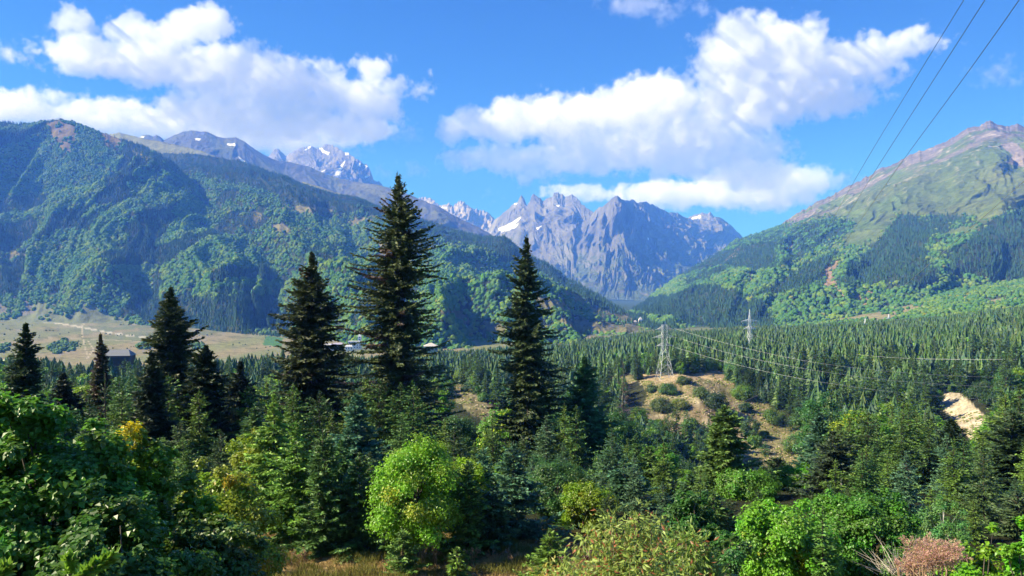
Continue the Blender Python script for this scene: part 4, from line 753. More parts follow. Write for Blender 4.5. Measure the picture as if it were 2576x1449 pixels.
# ------------------------------------------------------------------ bushes on the bare hill
def at_ground(px, py, lo=60, hi=2500):
    """where the sight line through a point of the picture meets the ground"""
    D = np.geomspace(lo, hi, 900); x = (px-1288)/F*D; z = (724.5-py)/F*D; g = H(x, D); k = np.argmax(g >= z)
    if not (g >= z).any(): k = len(D)-1
    return float(x[k]), float(D[k]), float(g[k])
hb = [(1868, 1003, 30, 34, 'bush on the upper right rim of the bare hill, beside the spruces'), (1904, 978, 24, 30, 'bright bush where the bare hilltop meets the forest'), (1947, 1062, 30, 34, 'solitary round bush high on the right flank of the bare hill'),
 (1889, 1100, 26, 52, 'tall double bush down the middle of the bare hill'), (1900, 1122, 20, 26, 'lower half of the bush pair in the middle of the bare hill'), (1922, 1102, 13, 18, 'little bush just right of the bush pair on the hill'), (1875, 1036, 17, 22, 'small dark bush above the bush pair on the hill'),
 (1800, 1030, 36, 44, 'big dark bush on the shoulder of the bare hill behind the broad green spruce'), (1765, 1000, 26, 26, 'grey-green bush left of the big dark one on the hill'), (1680, 990, 26, 26, 'bush under the lattice pylon, on the steep bank'), (1665, 1035, 30, 30, 'dusty bush low on the left side of the bare hill'),
 (1712, 1025, 26, 22, 'yellowish bush between the dusty bush and the big dark one on the hill'), (1720, 965, 20, 16, 'low scrub just under the hilltop edge'), (2000, 1136, 36, 46, 'large leafy bush at the right foot of the bare hill'), (1737, 1080, 26, 26, 'green bush low on the bare hill near the broad spruce'),
 (1960, 1185, 26, 26, 'darkish bush near the bottom of the bare hill'), (1605, 1055, 26, 30, 'shady bush at the left edge of the bare hill'), (1640, 985, 16, 16, 'scrub at the left end of the hilltop'), (1215, 1010, 14, 20, 'bush on the small bare slope'), (1170, 985, 10, 14, 'tiny bush at the top of the small bare slope'),
 (2040, 1150, 20, 24, 'bush at the far right bottom of the bare hill'), (1842, 1065, 18, 18, 'scrubby bush below the big dark one on the hill'), (2410, 985, 22, 18, 'bush on top of the pale earth cliff'), (2345, 1010, 30, 26, 'bush at the left edge of the pale earth cliff'), (2455, 1000, 30, 26, 'bush on the dark bank right of the top of the pale earth cliff'), (2500, 1020, 34, 34, 'bush on the dark bank above the right end of the pale earth cliff'), (2480, 985, 30, 28, 'upper bush on the dark bank behind the pale earth cliff')]
bc = [(.12, .23, .04), (.09, .18, .045), (.1, .19, .04), (.08, .15, .05)]
for i, (px_, py_, hw, hh, lb) in enumerate(hb):
    x, y, z = at_ground(px_, py_, 180); R = hw/F*y*.8; hgt = max(1.2, hh*.95/F*y)
    c = bc[i % 4] if 'dark' not in lb else (.045, .09, .03)
    if 'dusty' in lb or 'grey' in lb or 'scrub' in lb: c = (.09, .13, .045)
    if 'yellow' in lb: c = (.15, .18, .045)
    cr, tb = broadleaf(hgt, R, 500+i, c=c, leaf=.7, ncl=44, per=120, clump=.42, bare=-.05, pointy=.15)
    make_tree('bush', cr, tb, (x, y, z-.2), lb, 'bush', 'bushes on the bare slopes', leafm=M_leaf)
hs = [(1992, 1085, 14, 44, 'small spruce beside the large leafy bush on the bare hill'), (2025, 1135, 16, 56, 'young spruce at the lower right of the bare hill'), (1925, 1145, 12, 34, 'little spruce below the bush pair on the hill'), (2015, 1185, 13, 42, 'young spruce at the very foot of the bare hill'), (1770, 1100, 12, 36, 'young spruce left of the broad green one, on the hill')]
for i, (px_, py_, hw, hh, lb) in enumerate(hs):
    x, y, z = at_ground(px_, py_, 180); h_ = hh/F*y
    cr, tb = conifer(h_, hw/F*y, 530+i, c=(.06, .11, .035), ws=.4, nb=6, tw=.2, tl=.6, width=.22, sub=2); make_tree('spruce_tree', cr, tb, (x, y, z-.1), lb, 'tree', 'young spruces on the bare hill')
# low scrub, dead bracken and stones strewn over the bare slopes: nobody could count them
def litter():
    r = np.random.default_rng(77); X = r.uniform(-60, 230, 60000); Y = r.uniform(220, 560, 60000); Z = H(X, Y); px_, py_ = proj(X, Y, Z); m = bare_at(px_, py_) | inpoly(px_, py_, CLIFF); pl = inpoly(px_, py_, PLAT); m &= ~(pl & (r.random(len(X)) < .9))
    dn = fbm(X/9, Y/9, 3, 88); m &= r.random(len(X)) < np.clip((dn-.3)*2.4, .08, 1); X, Y, Z = X[m], Y[m], Z[m]; n = len(X); k = r.random(n)
    V, T = ico(); rad = r.uniform(.18, .55, n)*np.where(k < .35, 1.9, 1); col = np.where((k < .35)[:, None], np.array([[.12, .14, .045]]), np.where((k < .8)[:, None], np.array([[.3, .23, .14]]), np.array([[.42, .36, .26]])))*r.uniform(.6, 1.3, (n, 1))
    o = scatter(V, T, np.stack([X, Y, Z], 1), rad, rad*r.uniform(.35, .9, n), col, .35)
    tag(link('ground_cover', tmesh('ground_cover', *o, M_wood)), kind='stuff')
litter()
# ------------------------------------------------------------------ lattice pylons
def bar(mb, a, b2, r, c=(.5, .52, .53)): mb.tube([a, b2], r, 4, c, False)
def lattice(mb, prof, r, side_r, c):
    """four legs with crossed bracing; prof = [(height, half width)]"""
    for sx, sy in ((1, 1), (1, -1), (-1, 1), (-1, -1)): mb.tube([(sx*w_, sy*w_, h_) for h_, w_ in prof], r, 4, c)
    for (h0, w0), (h1, w1) in zip(prof[:-1], prof[1:]):
        for a, b2 in (((-1, -1), (1, -1)), ((1, -1), (1, 1)), ((1, 1), (-1, 1)), ((-1, 1), (-1, -1))):
            bar(mb, (a[0]*w0, a[1]*w0, h0), (b2[0]*w1, b2[1]*w1, h1), side_r, c); bar(mb, (b2[0]*w0, b2[1]*w0, h0), (a[0]*w1, a[1]*w1, h1), side_r, c); bar(mb, (a[0]*w1, a[1]*w1, h1), (b2[0]*w1, b2[1]*w1, h1), side_r, c)
def arm(mb, z, L, w_, dip, r, c, s):
    for sy in (-1, 1): bar(mb, (s*w_, sy*w_, z), (s*L, 0, z-dip*0), r, c); bar(mb, (s*w_, sy*w_, z+1.9), (s*L, 0, z), r*.8, c)
    for k in range(1, 5):
        f = k/5; x = s*(w_+(L-w_)*f); bar(mb, (x, -w_*(1-f), z), (x, w_*(1-f), z), r*.6, c); bar(mb, (x, 0, z), (s*(w_+(L-w_)*(f-.2)), 0, z+1.9*(1-f+.2)), r*.6, c)
def pylon(name, loc, rz, prof, arms, ins, label, c, r, hang=1.6):
    root = bpy.data.objects.new(name, None); COL.objects.link(root); root.location = loc; root.rotation_euler = (0, 0, rz); tag(root, label, 'pylon', None)
    mb = MB(); lattice(mb, prof, r, r*.45, c); link('tower', mb.mesh('tower', M_steel), root)
    for z, L, w_ in arms:
        for s in (-1, 1):
            m = MB(); arm(m, z, L, w_, 0, r*1.1, c, s); a = link('cross_arm', m.mesh('cross_arm', M_steel), root)
            m = MB(); m.tube([(s*L, 0, z), (s*L, 0, z-hang)] if not ins else [(s*L, 0, z), (s*(L+ins), 0, z-.5)], [.1, .14], 5, (.62, .66, .68)); link('insulator', m.mesh('insulator', M_steel), a)
    return root
px0, D0 = 1672, 500; x0, y0, z0 = spot(px0, D0); top = (724.5-816)/F*D0-z0
STC = (.42, .45, .47)
P1 = pylon('pylon', (x0, y0, z0-.3), .15, [(0, 5), (top*.12, 4.2), (top*.27, 3.3), (top*.42, 2.4), (top*.56, 1.65), (top*.66, 1.55), (top*.76, 1.55), (top*.86, 1.55), (top*.94, 1.55), (top, 1.5)],
 [(top*.62, 5.2, 1.6), (top*.775, 7.2, 1.55), (top*.925, 5.0, 1.55)], 1.4, 'broad-legged steel lattice pylon standing on the bare hilltop', STC, .14)
WC = (.72, .75, .78)
def tall(px_, D_, ytop, lb, k=1, grp=None):
    x, y, z = spot(px_, D_); t_ = (724.5-ytop)/F*D_-z
    return pylon('pylon', (x, y, z), .3, [(0, 3.4), (t_*.1, 3.0), (t_*.2, 2.6), (t_*.3, 2.2), (t_*.4, 1.9), (t_*.5, 1.6), (t_*.58, 1.35), (t_*.66, 1.15), (t_*.73, 1.0), (t_*.8, .85), (t_*.88, .6), (t_*.94, .35), (t_, .08)], [(t_-8.6*k, 7*k, .9), (t_-13.3*k-1, 5*k, 1.0)], 0, lb, WC, .17*D_/800)
tall(1886, 800, 778, 'slender white pylon with two cross-arms rising from the forest right of the hilltop pylon', 1.45)
tall(2177, 1250, 800, 'white pylon sunk to its arms in the spruces, left one of the two distant ones', 1.6)
tall(2236, 1750, 790, 'far white pylon, right one of the two distant ones', 1.2)
tall(2325, 2350, 800, 'tip of the farthest pylon showing over the trees at right', .8)
# ------------------------------------------------------------------ overhead wires
def wire(pts, rad, label, c, group=None, n=60):
    q = np.array([[(a-1288)/F*D, D, (724.5-b_)/F*D] for a, b_, D in pts]); t = np.r_[0, np.cumsum(np.linalg.norm(np.diff(q, axis=0), axis=1))]; tt = np.linspace(0, t[-1], n)
    P3 = np.stack([np.interp(tt, t, q[:, k]) for k in range(3)], 1)
    for _ in range(14): P3[1:-1] = (P3[:-2]+2*P3[1:-1]+P3[2:])/4
    mb = MB(); mb.tube(P3, rad, 5, c); tag(link('wire', mb.mesh('wire', M_steel)), label, 'wire', group)
DW = (.05, .055, .06); GW = 'wires from the upper right corner'
wire([(2492, -110, 68), (2424, 0, 80), (2350, 121, 96), (2155, 442, 165), (2091, 560, 210), (2010, 700, 290), (1926, 819, 380), (1868, 885, 440), (1822, 925, 480), (1760, 915, 495), (1698, 868, 499)], .034, 'leftmost of the three wires from the top right corner', DW, GW)
wire([(2548, -110, 60), (2478, 0, 72), (2400, 122, 88), (2204, 425, 150), (2146, 520, 190), (2060, 660, 270), (1955, 819, 375), (1900, 880, 430), (1851, 925, 470), (1790, 930, 490), (1709, 882, 500)], .036, 'middle of the three wires from the top right corner', DW, GW)
wire([(2640, -110, 52), (2570, 0, 62), (2490, 110, 76), (2279, 392, 130), (2217, 480, 165), (2128, 606, 230), (2050, 714, 300), (1990, 790, 370), (1930, 850, 430), (1850, 890, 470), (1700, 838, 500)], .036, 'rightmost of the three wires from the top right corner', DW, GW)
wire([(2760, 285, 90), (2576, 458, 120), (2547, 483, 128), (2360, 645, 180), (2177, 803, 260), (2060, 890, 320), (1957, 966, 370), (1897, 1000, 400), (1834, 1032, 425), (1767, 1041, 450), (1705, 1010, 475), (1650, 880, 498)], .042, 'long wire sagging from the right edge low across the bare hill', (.2, .22, .24), None)
LW = (.36, .38, .4); GL = 'pale wires from the hilltop pylon to the right edge'
wire([(1696, 826, 500), (1767, 848, 480), (1890, 880, 450), (2034, 911, 420), (2227, 935, 400), (2400, 946, 390), (2576, 952, 385), (2760, 952, 380)], .045, 'uppermost of the three bright wires running right from the hilltop pylon', LW, GL)
wire([(1709, 851, 500), (1811, 883, 470), (1900, 904, 445), (2019, 928, 420), (2227, 957, 400), (2400, 969, 390), (2576, 976, 385), (2760, 980, 380)], .045, 'middle of the three bright wires running right from the hilltop pylon', LW, GL)
wire([(1699, 874, 500), (1811, 907, 470), (1920, 934, 445), (2034, 957, 420), (2227, 985, 400), (2400, 1001, 390), (2576, 1010, 385), (2760, 1014, 380)], .045, 'lowest of the three bright wires running right from the hilltop pylon', LW, GL)
wire([(1889, 842, 800), (2001, 872, 640), (2120, 888, 540), (2257, 902, 460), (2420, 905, 430), (2576, 905, 410), (2760, 900, 400)], .06, 'faint topmost wire across the forest at right', (.5, .52, .52), None)
# ------------------------------------------------------------------ buildings across the river
def house(name, px_, D_, wpx, hpx, ytop, label, wallc, roofc, depth=9, cat='house', roof='gable', hip=.4, rows=2, cols_=5, base=None, cap=None):
    x = (px_-1288)/F*D_; wd = wpx/F*D_; ht = hpx/F*D_; zt = (724.5-ytop)/F*D_; zb = zt-ht; g_ = Hs(x, D_) if base is None else base
    root = bpy.data.objects.new(name, None); COL.objects.link(root); root.location = (x, D_, zb); root.rotation_euler = (0, 0, .12); tag(root, label, cat)
    eave = ht*(.6 if roof != 'flat' else .94); low_ = min(0, g_-zb-.5)
    m = MB(); m.box((-wd/2, -depth/2, low_), (wd/2, depth/2, eave), wallc); link('wall', m.mesh('wall', M_wall), root)
    m = MB(); o = .04*wd
    if roof == 'gable':
        y1 = depth/2+.5; V = [(-wd/2-o, -y1, eave), (wd/2+o, -y1, eave), (wd/2+o, y1, eave), (-wd/2-o, y1, eave), (-wd/2*(1-hip), 0, ht), (wd/2*(1-hip), 0, ht)]
        m.add(V, [(0, 1, 5), (0, 5, 4), (2, 3, 4), (2, 4, 5), (1, 2, 5), (3, 0, 4), (0, 2, 1), (0, 3, 2)], roofc)
    else: m.box((-wd/2-.3, -depth/2-.3, eave+.003), (wd/2+.3, depth/2+.3, ht), roofc)
    link('roof', m.mesh('roof', M_wall), root)
    for i in range(cols_):
        for j in range(rows):
            cx = -wd/2+wd*(i+.5)/cols_; cz = eave*(j+.5)/rows; m = MB(); m.box((cx-wd/cols_*.2, -depth/2-.06, cz-eave/rows*.24), (cx+wd/cols_*.2, -depth/2+.1, cz+eave/rows*.24), (.05, .055, .07)); link('window', m.mesh('window', M_wall), root)
    return root
WH = (.8, .78, .75); GY = (.5, .48, .46)
house('farmhouse', 301, 560, 62, 36, 879, 'big weathered wooden farmhouse with a pale metal roof, half hidden by spruces', (.07, .055, .045), (.17, .18, .2), 12, 'house', hip=.3, rows=2, cols_=6)
house('house', 893, 1560, 32, 18, 858, 'white block house with several storeys behind the tallest spruce\'s left side', WH, (.7, .68, .66), 12, roof='flat', rows=3)
house('house', 878, 1500, 18, 14, 866, 'low white house at the left end of the village', WH, (.6, .6, .62), 9, rows=1, cols_=3)
house('house', 850, 1530, 28, 10, 862, 'long house with a violet-grey roof in the village', (.45, .4, .42), (.4, .36, .45), 9, rows=1, cols_=4)
house('house', 826, 1500, 20, 9, 864, 'pale low house beside the long violet-grey roof', (.6, .57, .55), (.5, .5, .55), 9, rows=1, cols_=3)
house('house', 1084, 900, 34, 20, 862, 'square house with a pale hipped roof right of the tallest spruce', (.45, .42, .36), (.5, .46, .42), 14, hip=.95, rows=1, cols_=4)
b_ = house('church_tower', 905, 1580, 9, 26, 836, 'slim white tower rising over the village roofs', WH, (.75, .73, .7), 5, 'tower', roof='gable', hip=.9, rows=3, cols_=1)
# mast
x, y, z = (818-1288)/F*1300, 1300, Hs((818-1288)/F*1300, 1300); m = MB(); tp = (724.5-812)/F*1300
m.tube([(0, 0, 0), (0, 0, tp-z)], [.7, .45], 6, (.8, .8, .8)); m.box((-1.2, -1.2, tp-z-4), (1.2, 1.2, tp-z-.5), (.8, .8, .8)); tag(link('mast', m.mesh('mast', M_steel), None, (x, y, z)), 'white radio mast right of the tapering spruce', 'mast')
def on_slope(mt, px_, py_):
    I = MT[mt]; nv = I['nv']; d = (I['px'][:nv]-px_)**2+(I['py'][:nv]-py_)**2; i, j = np.unravel_index(np.argmin(d), d.shape); return I['A'][i, j]
q = on_slope('spur_range', 1611, 812)
house('church', 1611, float(q[1])-8, 9, 17, 797, 'tiny white church with a pointed roof at the end of the wooded spur', WH, (.6, .56, .55), 9, 'church', hip=.95, rows=1, cols_=2, base=float(q[2])-6)
q = on_slope('spur_range', 1600, 812)
house('house', 1597, float(q[1])-8, 9, 8, 806, 'tiny white house left of the church on the spur', WH, (.5, .45, .43), 9, rows=1, cols_=2, base=float(q[2])-6)
q = on_slope('forested_ridge', 155, 303)
root = bpy.data.objects.new('lookout_shelter', None); COL.objects.link(root); root.location = (float(q[0]), float(q[1]), float(q[2])+1); tag(root, 'tiny open shelter on posts at the top of the left mountain', 'shelter')
for sx in (-7, 7):
    for sy in (-4, 4): m = MB(); m.box((sx-.8, sy-.8, -4), (sx+.8, sy+.8, 9), (.1, .09, .08)); link('post', m.mesh('post', M_wall), root)
m = MB(); m.add([(-12, -7, 9), (12, -7, 9), (12, 7, 9), (-12, 7, 9), (0, 0, 15)], [(0, 1, 4), (1, 2, 4), (2, 3, 4), (3, 0, 4), (0, 2, 1), (0, 3, 2)], (.12, .1, .1)); link('roof', m.mesh('roof', M_wall), root)
# poplars at the far edge of the valley
for i, (a_, yt, hh) in enumerate([(1424, 783, 50), (1412, 796, 34), (1442, 800, 30), (735, 822, 30), (889, 818, 40), (1476, 842, 26)]):
    D_ = 2100 if a_ != 889 else 1900; x = (a_-1288)/F*D_; zt = (724.5-yt)/F*D_; h_ = hh/F*D_
    cr, tb = broadleaf(h_, h_*.12, 600+i, c=(.06, .11, .045), leaf=1.6, ncl=26, per=30, clump=.7, bare=.02); make_tree('poplar_tree', cr, tb, (x, D_, zt-h_), ['tallest columnar poplar at the foot of the wooded slope right of the gappy spruce', 'shorter poplar left of the tallest one', 'short poplar right of the tallest one', 'poplar beyond the green field by the tapering spruce', 'dark poplar above the village roofs', 'single poplar low before the brown meadow'][i], 'tree', 'poplars along the valley', leafm=M_leaf)
# scattered trees and hedges on the valley meadows: too many and too small to count
def valley():
    r = np.random.default_rng(5); Vs, Ts, Cs = [], [], []; off = 0; V, T = ico()
    CL = [[(15, 770), (60, 750), (85, 755), (60, 785), (20, 798)], [(0, 745), (45, 745), (30, 760), (0, 762)], [(85, 735), (140, 735), (120, 762), (85, 775)], [(130, 775), (160, 755), (205, 750), (200, 780), (165, 795), (135, 790)], [(165, 742), (200, 738), (215, 752), (180, 758)], [(215, 742), (290, 750), (280, 762), (225, 752)], [(270, 775), (330, 760), (390, 778), (330, 800), (290, 792)],
          [(120, 872), (160, 855), (200, 866), (185, 885), (150, 895), (125, 885)], [(340, 800), (380, 798), (400, 812), (350, 815)], [(560, 800), (640, 820), (700, 838), (690, 846), (600, 835), (540, 815)], [(340, 866), (420, 862), (520, 866), (520, 880), (350, 880)], [(0, 872), (30, 866), (20, 885), (0, 890)]]
    for C_ in CL:
        xs_ = [a for a, b2 in C_]; ys_ = [b2 for a, b2 in C_]; n = int((max(xs_)-min(xs_))*(max(ys_)-min(ys_))/22)+6
        for _ in range(n):
            a, b2 = r.uniform(min(xs_), max(xs_)), r.uniform(min(ys_), max(ys_))
            if not inpoly(np.array([a]), np.array([b2]), C_)[0] or b2 < 806: continue
            x, y, z = at_ground(a, b2, 1000, 6000)
            if y > 5000: continue
            R_ = r.uniform(6, 11)*y/3000; o = scatter(V, T, np.array([[x, y, z+R_*.6]]), np.array([R_]), np.array([R_]), np.array([[.06, .11, .04]])*r.uniform(.7, 1.4), .2); Vs.append(o[0]); Ts.append(o[1]+off); off += 12; Cs.append(o[2])
    for _ in range(500):
        a, b2 = r.uniform(0, 900), r.uniform(790, 890); x, y, z = at_ground(a, b2, 1000, 6000)
        if y > 5000 or fbm(np.array([a/40]), np.array([b2/12]), 2, 9)[0] < .55: continue
        R_ = r.uniform(2, 4)*y/3000; o = scatter(V, T, np.array([[x, y, z+R_*.5]]), np.array([R_]), np.array([R_]), np.array([[.07, .1, .04]])*r.uniform(.6, 1.4), .2); Vs.append(o[0]); Ts.append(o[1]+off); off += 12; Cs.append(o[2])
    tag(link('hedges', tmesh('hedges', np.vstack(Vs), np.vstack(Ts), np.vstack(Cs), M_wood)), kind='stuff')
valley()
# ------------------------------------------------------------------ things close to the camera
# berried elder: long pale leaflets in fans, dark red berry heads
def elder(px_, D_, ytop, hw, label, seed, c=(.31, .37, .1), berries=16, nb=90):
    loc, h = size(px_, D_, ytop); r = np.random.default_rng(seed); R = hw/F*D_; HAND.append((px_, D_, ytop, hw, False, label))
    root = bpy.data.objects.new('berried_shrub', None); COL.objects.link(root); root.location = loc; tag(root, label, 'shrub')
    st = MB(); tips = []
    for k in range(nb):
        a = r.uniform(0, 6.28); q = r.random()**.5; tx, ty = math.cos(a)*R*q, math.sin(a)*R*q; tz = h*(.5+.5*math.sqrt(max(0, 1-q*q))*r.uniform(.75, 1.02)) if k % 3 else h*r.uniform(.25, .7)
        g_ = np.linspace(0, 1, 5)[:, None]; e = np.array([tx, ty, tz]); s0 = np.array([math.cos(a)*.15, math.sin(a)*.15, 0]); pts = s0*(1-g_)+e*g_; pts[:, :2] -= .25*(e[:2]*g_*(1-g_)); st.tube(pts, .013*(1-.7*g_[:, 0])*D_/12, 4, (.3, .24, .15)); tips += [pts[j]*(1-f)+pts[j+1]*f for j in (2, 3) for f in (.2, .6, 1.0)]
    tips = np.array(tips); n = len(tips)*46; bi = r.integers(0, len(tips), n); d = unit(r.normal(0, 1, (n, 3))+np.array([0, 0, .15])); p = tips[bi]+d*r.uniform(.02, .3, (n, 1))*D_/12
    d2 = unit(d+r.normal(0, .5, (n, 3))+np.array([0, 0, -.35])); V, T = kites(p, d2, r.uniform(.07, .15, n)*D_/12, r.uniform(.028, .05, n)*D_/12, r, .5, .15)
    t_ = r.random((n, 1)); col = np.asarray(c)*(1-t_*.5)+np.array([.16, .24, .04])*t_*.5; rd = r.random(n) < .09; col[rd] = (.36, .13, .07); col *= r.uniform(.75, 1.25, (n, 1))
    link('crown', tmesh('crown', V, T, np.repeat(col, 4, 0), M_leaf), root); link('stems', st.mesh('stems', M_bark, True), root)
    iv, it = ico()
    for b_ in range(berries):
        t_ = tips[r.integers(0, len(tips))]*1.0; t_ = t_*np.array([1.05, 1.05, 1.02]); mb = MB(); 
        for _ in range(34): o_ = unit(r.normal(0, 1, (1, 3)))[0]*r.uniform(.01, .085)*np.array([1, 1, .5])*D_/12; mb.add(iv*.011*D_/12+t_+o_, it, (.1, .018, .02))
        link('berry_cluster', mb.mesh('berry_cluster', M_leaf), root)
elder(1560, 12.5, 1268, 185, 'pale yellow-green elder shrub with dark red berry heads, bottom centre', 701)
elder(1735, 14, 1300, 95, 'smaller berried shrub leaning out to the right behind the pale elder', 702, c=(.22, .3, .07), berries=6, nb=44)
elder(1395, 17, 1392, 50, 'low yellow-leaved sprouts at the left foot of the pale elder', 703, c=(.3, .27, .06), berries=3, nb=20)
# leafy sprays reaching in at the bottom left
def spray(px_, py_, D_, pts2, label, seed, c=(.16, .27, .04), lf=.065):
    r = np.random.default_rng(seed); root = bpy.data.objects.new('leafy_branch', None); COL.objects.link(root); o_ = P(px_, py_, D_); root.location = o_; tag(root, label, 'branch'); q = np.array([P(a, b2, D_+dd)-o_ for a, b2, dd in pts2])
    mb = MB(); mb.tube(q, np.linspace(.009, .003, len(q))*D_/4, 5, (.22, .14, .08)); 
    t = np.linspace(.12, 1, 46); seg = np.linspace(0, 1, len(q)); p = np.stack([np.interp(t, seg, q[:, k]) for k in range(3)], 1); p = np.repeat(p, 2, 0); ax = unit(np.gradient(p, axis=0)+1e-6); d = unit(ax*.6+unit(r.normal(0, 1, p.shape))*.9+np.array([0, 0, .25]))
    V, T = kites(p, d, lf*r.uniform(.7, 1.25, len(p))*D_/4, lf*.5*r.uniform(.8, 1.2, len(p))*D_/4, r, .6, .18); col = np.asarray(c)*r.uniform(.7, 1.3, (len(p), 1))
    link('leaves', tmesh('leaves', V, T, np.repeat(col, 4, 0), M_leaf), root); link('stem', mb.mesh('stem', M_bark), root)
spray(150, 1490, 4, [(120, 1500, 0), (190, 1458, .02), (235, 1425, .03), (290, 1396, .05)], 'bright leafy spray poking up at the bottom left, longer one', 711)
spray(150, 1490, 4, [(190, 1470, .0), (250, 1420, .05), (275, 1402, .08)], 'bright leafy spray beside the longer one at bottom left', 712)
spray(150, 1490, 4, [(150, 1500, .1), (180, 1440, .12), (172, 1405, .1)], 'short upright leafy shoot below the long spray', 713)
spray(0, 1470, 4, [(-40, 1480, 0), (0, 1445, .05), (16, 1432, .08)], 'leaf tips poking in at the very left of the bottom edge', 714)
# dead brushwood and the pink-plumed plant, bottom right
x, y, z = spot(2255, 19); root = bpy.data.objects.new('brushwood', None); COL.objects.link(root); o_ = P(2265, 1440, 16); root.location = o_; tag(root, 'heap of grey dead twigs left of the pink plumes', 'brushwood')
mb = MB(); r = np.random.default_rng(9)
for k in range(90):
    a = r.uniform(0, 3.14); e = r.uniform(.1, 1.3); L_ = r.uniform(.25, .75); s0 = r.normal(0, .12, 3)*np.array([1.6, 1, .3]); d = np.array([math.cos(a)*math.cos(e), r.normal(0, .5), math.sin(e)]); mb.tube([s0, s0+d*L_*.5+r.normal(0, .02, 3), s0+d*L_], [.008, .006, .002], 3, np.array((.45, .4, .33))*r.uniform(.6, 1.2), False)
link('twigs', mb.mesh('twigs', M_bark), root); g0 = Hs(float(o_.x), 16)-float(o_.z); mb = MB(); mb.tube([(0, 0, g0-.1), (0, 0, .05)], [.05, .03], 5, (.3, .26, .2)); link('stem', mb.mesh('stem', M_bark), root)
for i, (a_, b_, D_, R_, lb) in enumerate([(2345, 1385, 13, .5, 'pink-plumed dry plant at the bottom right'), (2300, 1405, 14, .3, 'lower pink plume left of the big one')]):
    o_ = P(a_, b_+30, D_); root = bpy.data.objects.new('plumed_plant', None); COL.objects.link(root); root.location = o_; tag(root, lb, 'plant'); r = np.random.default_rng(20+i)
    ps, ds = [], []
    for k in range(60 if i == 0 else 24):
        ax = unit(np.array([[r.normal(0, .6), r.normal(0, .5), r.uniform(.4, 1.1)]]))[0]; L_ = R_*r.uniform(.6, 1.15); b0 = np.array([r.normal(0, .3), r.normal(0, .2), 0])*R_; s_ = r.random((230, 1)); w_ = .07*(1.1-s_); ps.append(b0+ax*L_*s_+r.normal(0, 1, (230, 3))*w_+np.array([.12, 0, -.1])*s_**2*L_); ds.append(unit(ax*.8+r.normal(0, .6, (230, 3))))
    p = np.vstack(ps); d = np.vstack(ds); n = len(p); V, T = kites(p, d, r.uniform(.02, .055, n), r.uniform(.006, .012, n), r, .3); col = np.array((.52, .32, .27))*r.uniform(.6, 1.35, (n, 1)); gm_ = r.random(n) < .2; col[gm_] = (.28, .3, .08)
    link('plumes', tmesh('plumes', V, T, np.repeat(col, 4, 0), M_leaf), root); g0 = Hs(float(o_.x), D_)-float(o_.z); mb = MB()
    for k in range(12): mb.tube([(r.normal(0, .1), r.normal(0, .1), g0-.1), (r.normal(0, .25)*R_*2, r.normal(0, .2), 0), (r.normal(0, .3)*R_*2, r.normal(0, .2), .2)], [.02, .012, .005], 4, (.3, .2, .12))
    link('stems', mb.mesh('stems', M_bark), root)
# dry weeds standing at the edge of the meadow
wd = [(612, 1378), (730, 1385), (768, 1372), (1020, 1370), (1062, 1350), (1095, 1362), (1190, 1372), (1235, 1380), (1285, 1380), (1130, 1395)]
wl = ['dry weed at the left end of the meadow', 'pale seeding weed right of the left end of the meadow', 'tall dead stalk under the full young spruce', 'dead stalks left of the small bright spruce', 'tall brown dock below the lime-green tree', 'brown dock right of the tall one', 'bleached weed under the drooping spruce', 'leaning dead stems before the dark hollow', 'curled dead weed left of the elder', 'short withered weed in mid-meadow']
for i, (a_, b_) in enumerate(wd):
    D_ = 34.6; x, y, z = spot(a_, D_); h_ = (724.5-b_)/F*D_-z; r = np.random.default_rng(800+i); root = bpy.data.objects.new('dry_weed', None); COL.objects.link(root); root.location = (x, y, z); tag(root, wl[i], 'weed', 'dry weeds along the meadow'); mb = MB(); ps = []
    for k in range(7):
        t_ = r.normal(0, .16, 2); hh = h_*r.uniform(.6, 1); q = np.array([[r.normal(0, .08), r.normal(0, .08), -.05], [t_[0]*.6, t_[1]*.6, hh*.6], [t_[0]*1.6, t_[1]*1.6, hh]]); mb.tube(q, [.012, .009, .004], 3, (.3, .2, .12), False); s_ = np.linspace(.4, 1, 34)[:, None]; ps.append(q[1]*(1-s_)+q[2]*s_)
    p = np.vstack(ps)+r.normal(0, .02, (34*7, 3)); V, T = kites(p, unit(r.normal(0, 1, p.shape)), r.uniform(.03, .08, len(p)), r.uniform(.02, .04, len(p)), r); link('stalks', mb.mesh('stalks', M_bark), root); link('seed_heads', tmesh('seed_heads', V, T, np.repeat(np.array((.26, .18, .1))*r.uniform(.6, 1.3, (len(p), 1)), 4, 0), M_leaf), root)
# the meadow's grass
n = 90000; r = np.random.default_rng(3); X = r.uniform(-14, 10, n); Y = r.uniform(31.5, 40, n); Z = H(X, Y); d = unit(r.normal(0, .45, (n, 3))+np.array([0, 0, 1])); dn = fbm(X/1.3, Y/1.3, 3, 14); k = dn > .36; X, Y, Z, d, dn = X[k], Y[k], Z[k], d[k], dn[k]; n = len(X)
col = np.where((dn > .56)[:, None], np.array([[.16, .16, .045]]), np.array([[.36, .26, .12]]))*r.uniform(.6, 1.3, (n, 1)); V, T = kites(np.stack([X, Y, Z], 1), d, r.uniform(.05, .2, n)*(1+1.6*(dn > .58)), np.full(n, .014), r, .2); tag(link('grass', tmesh('grass', V, T, np.repeat(col, 4, 0), M_wood)), kind='stuff')
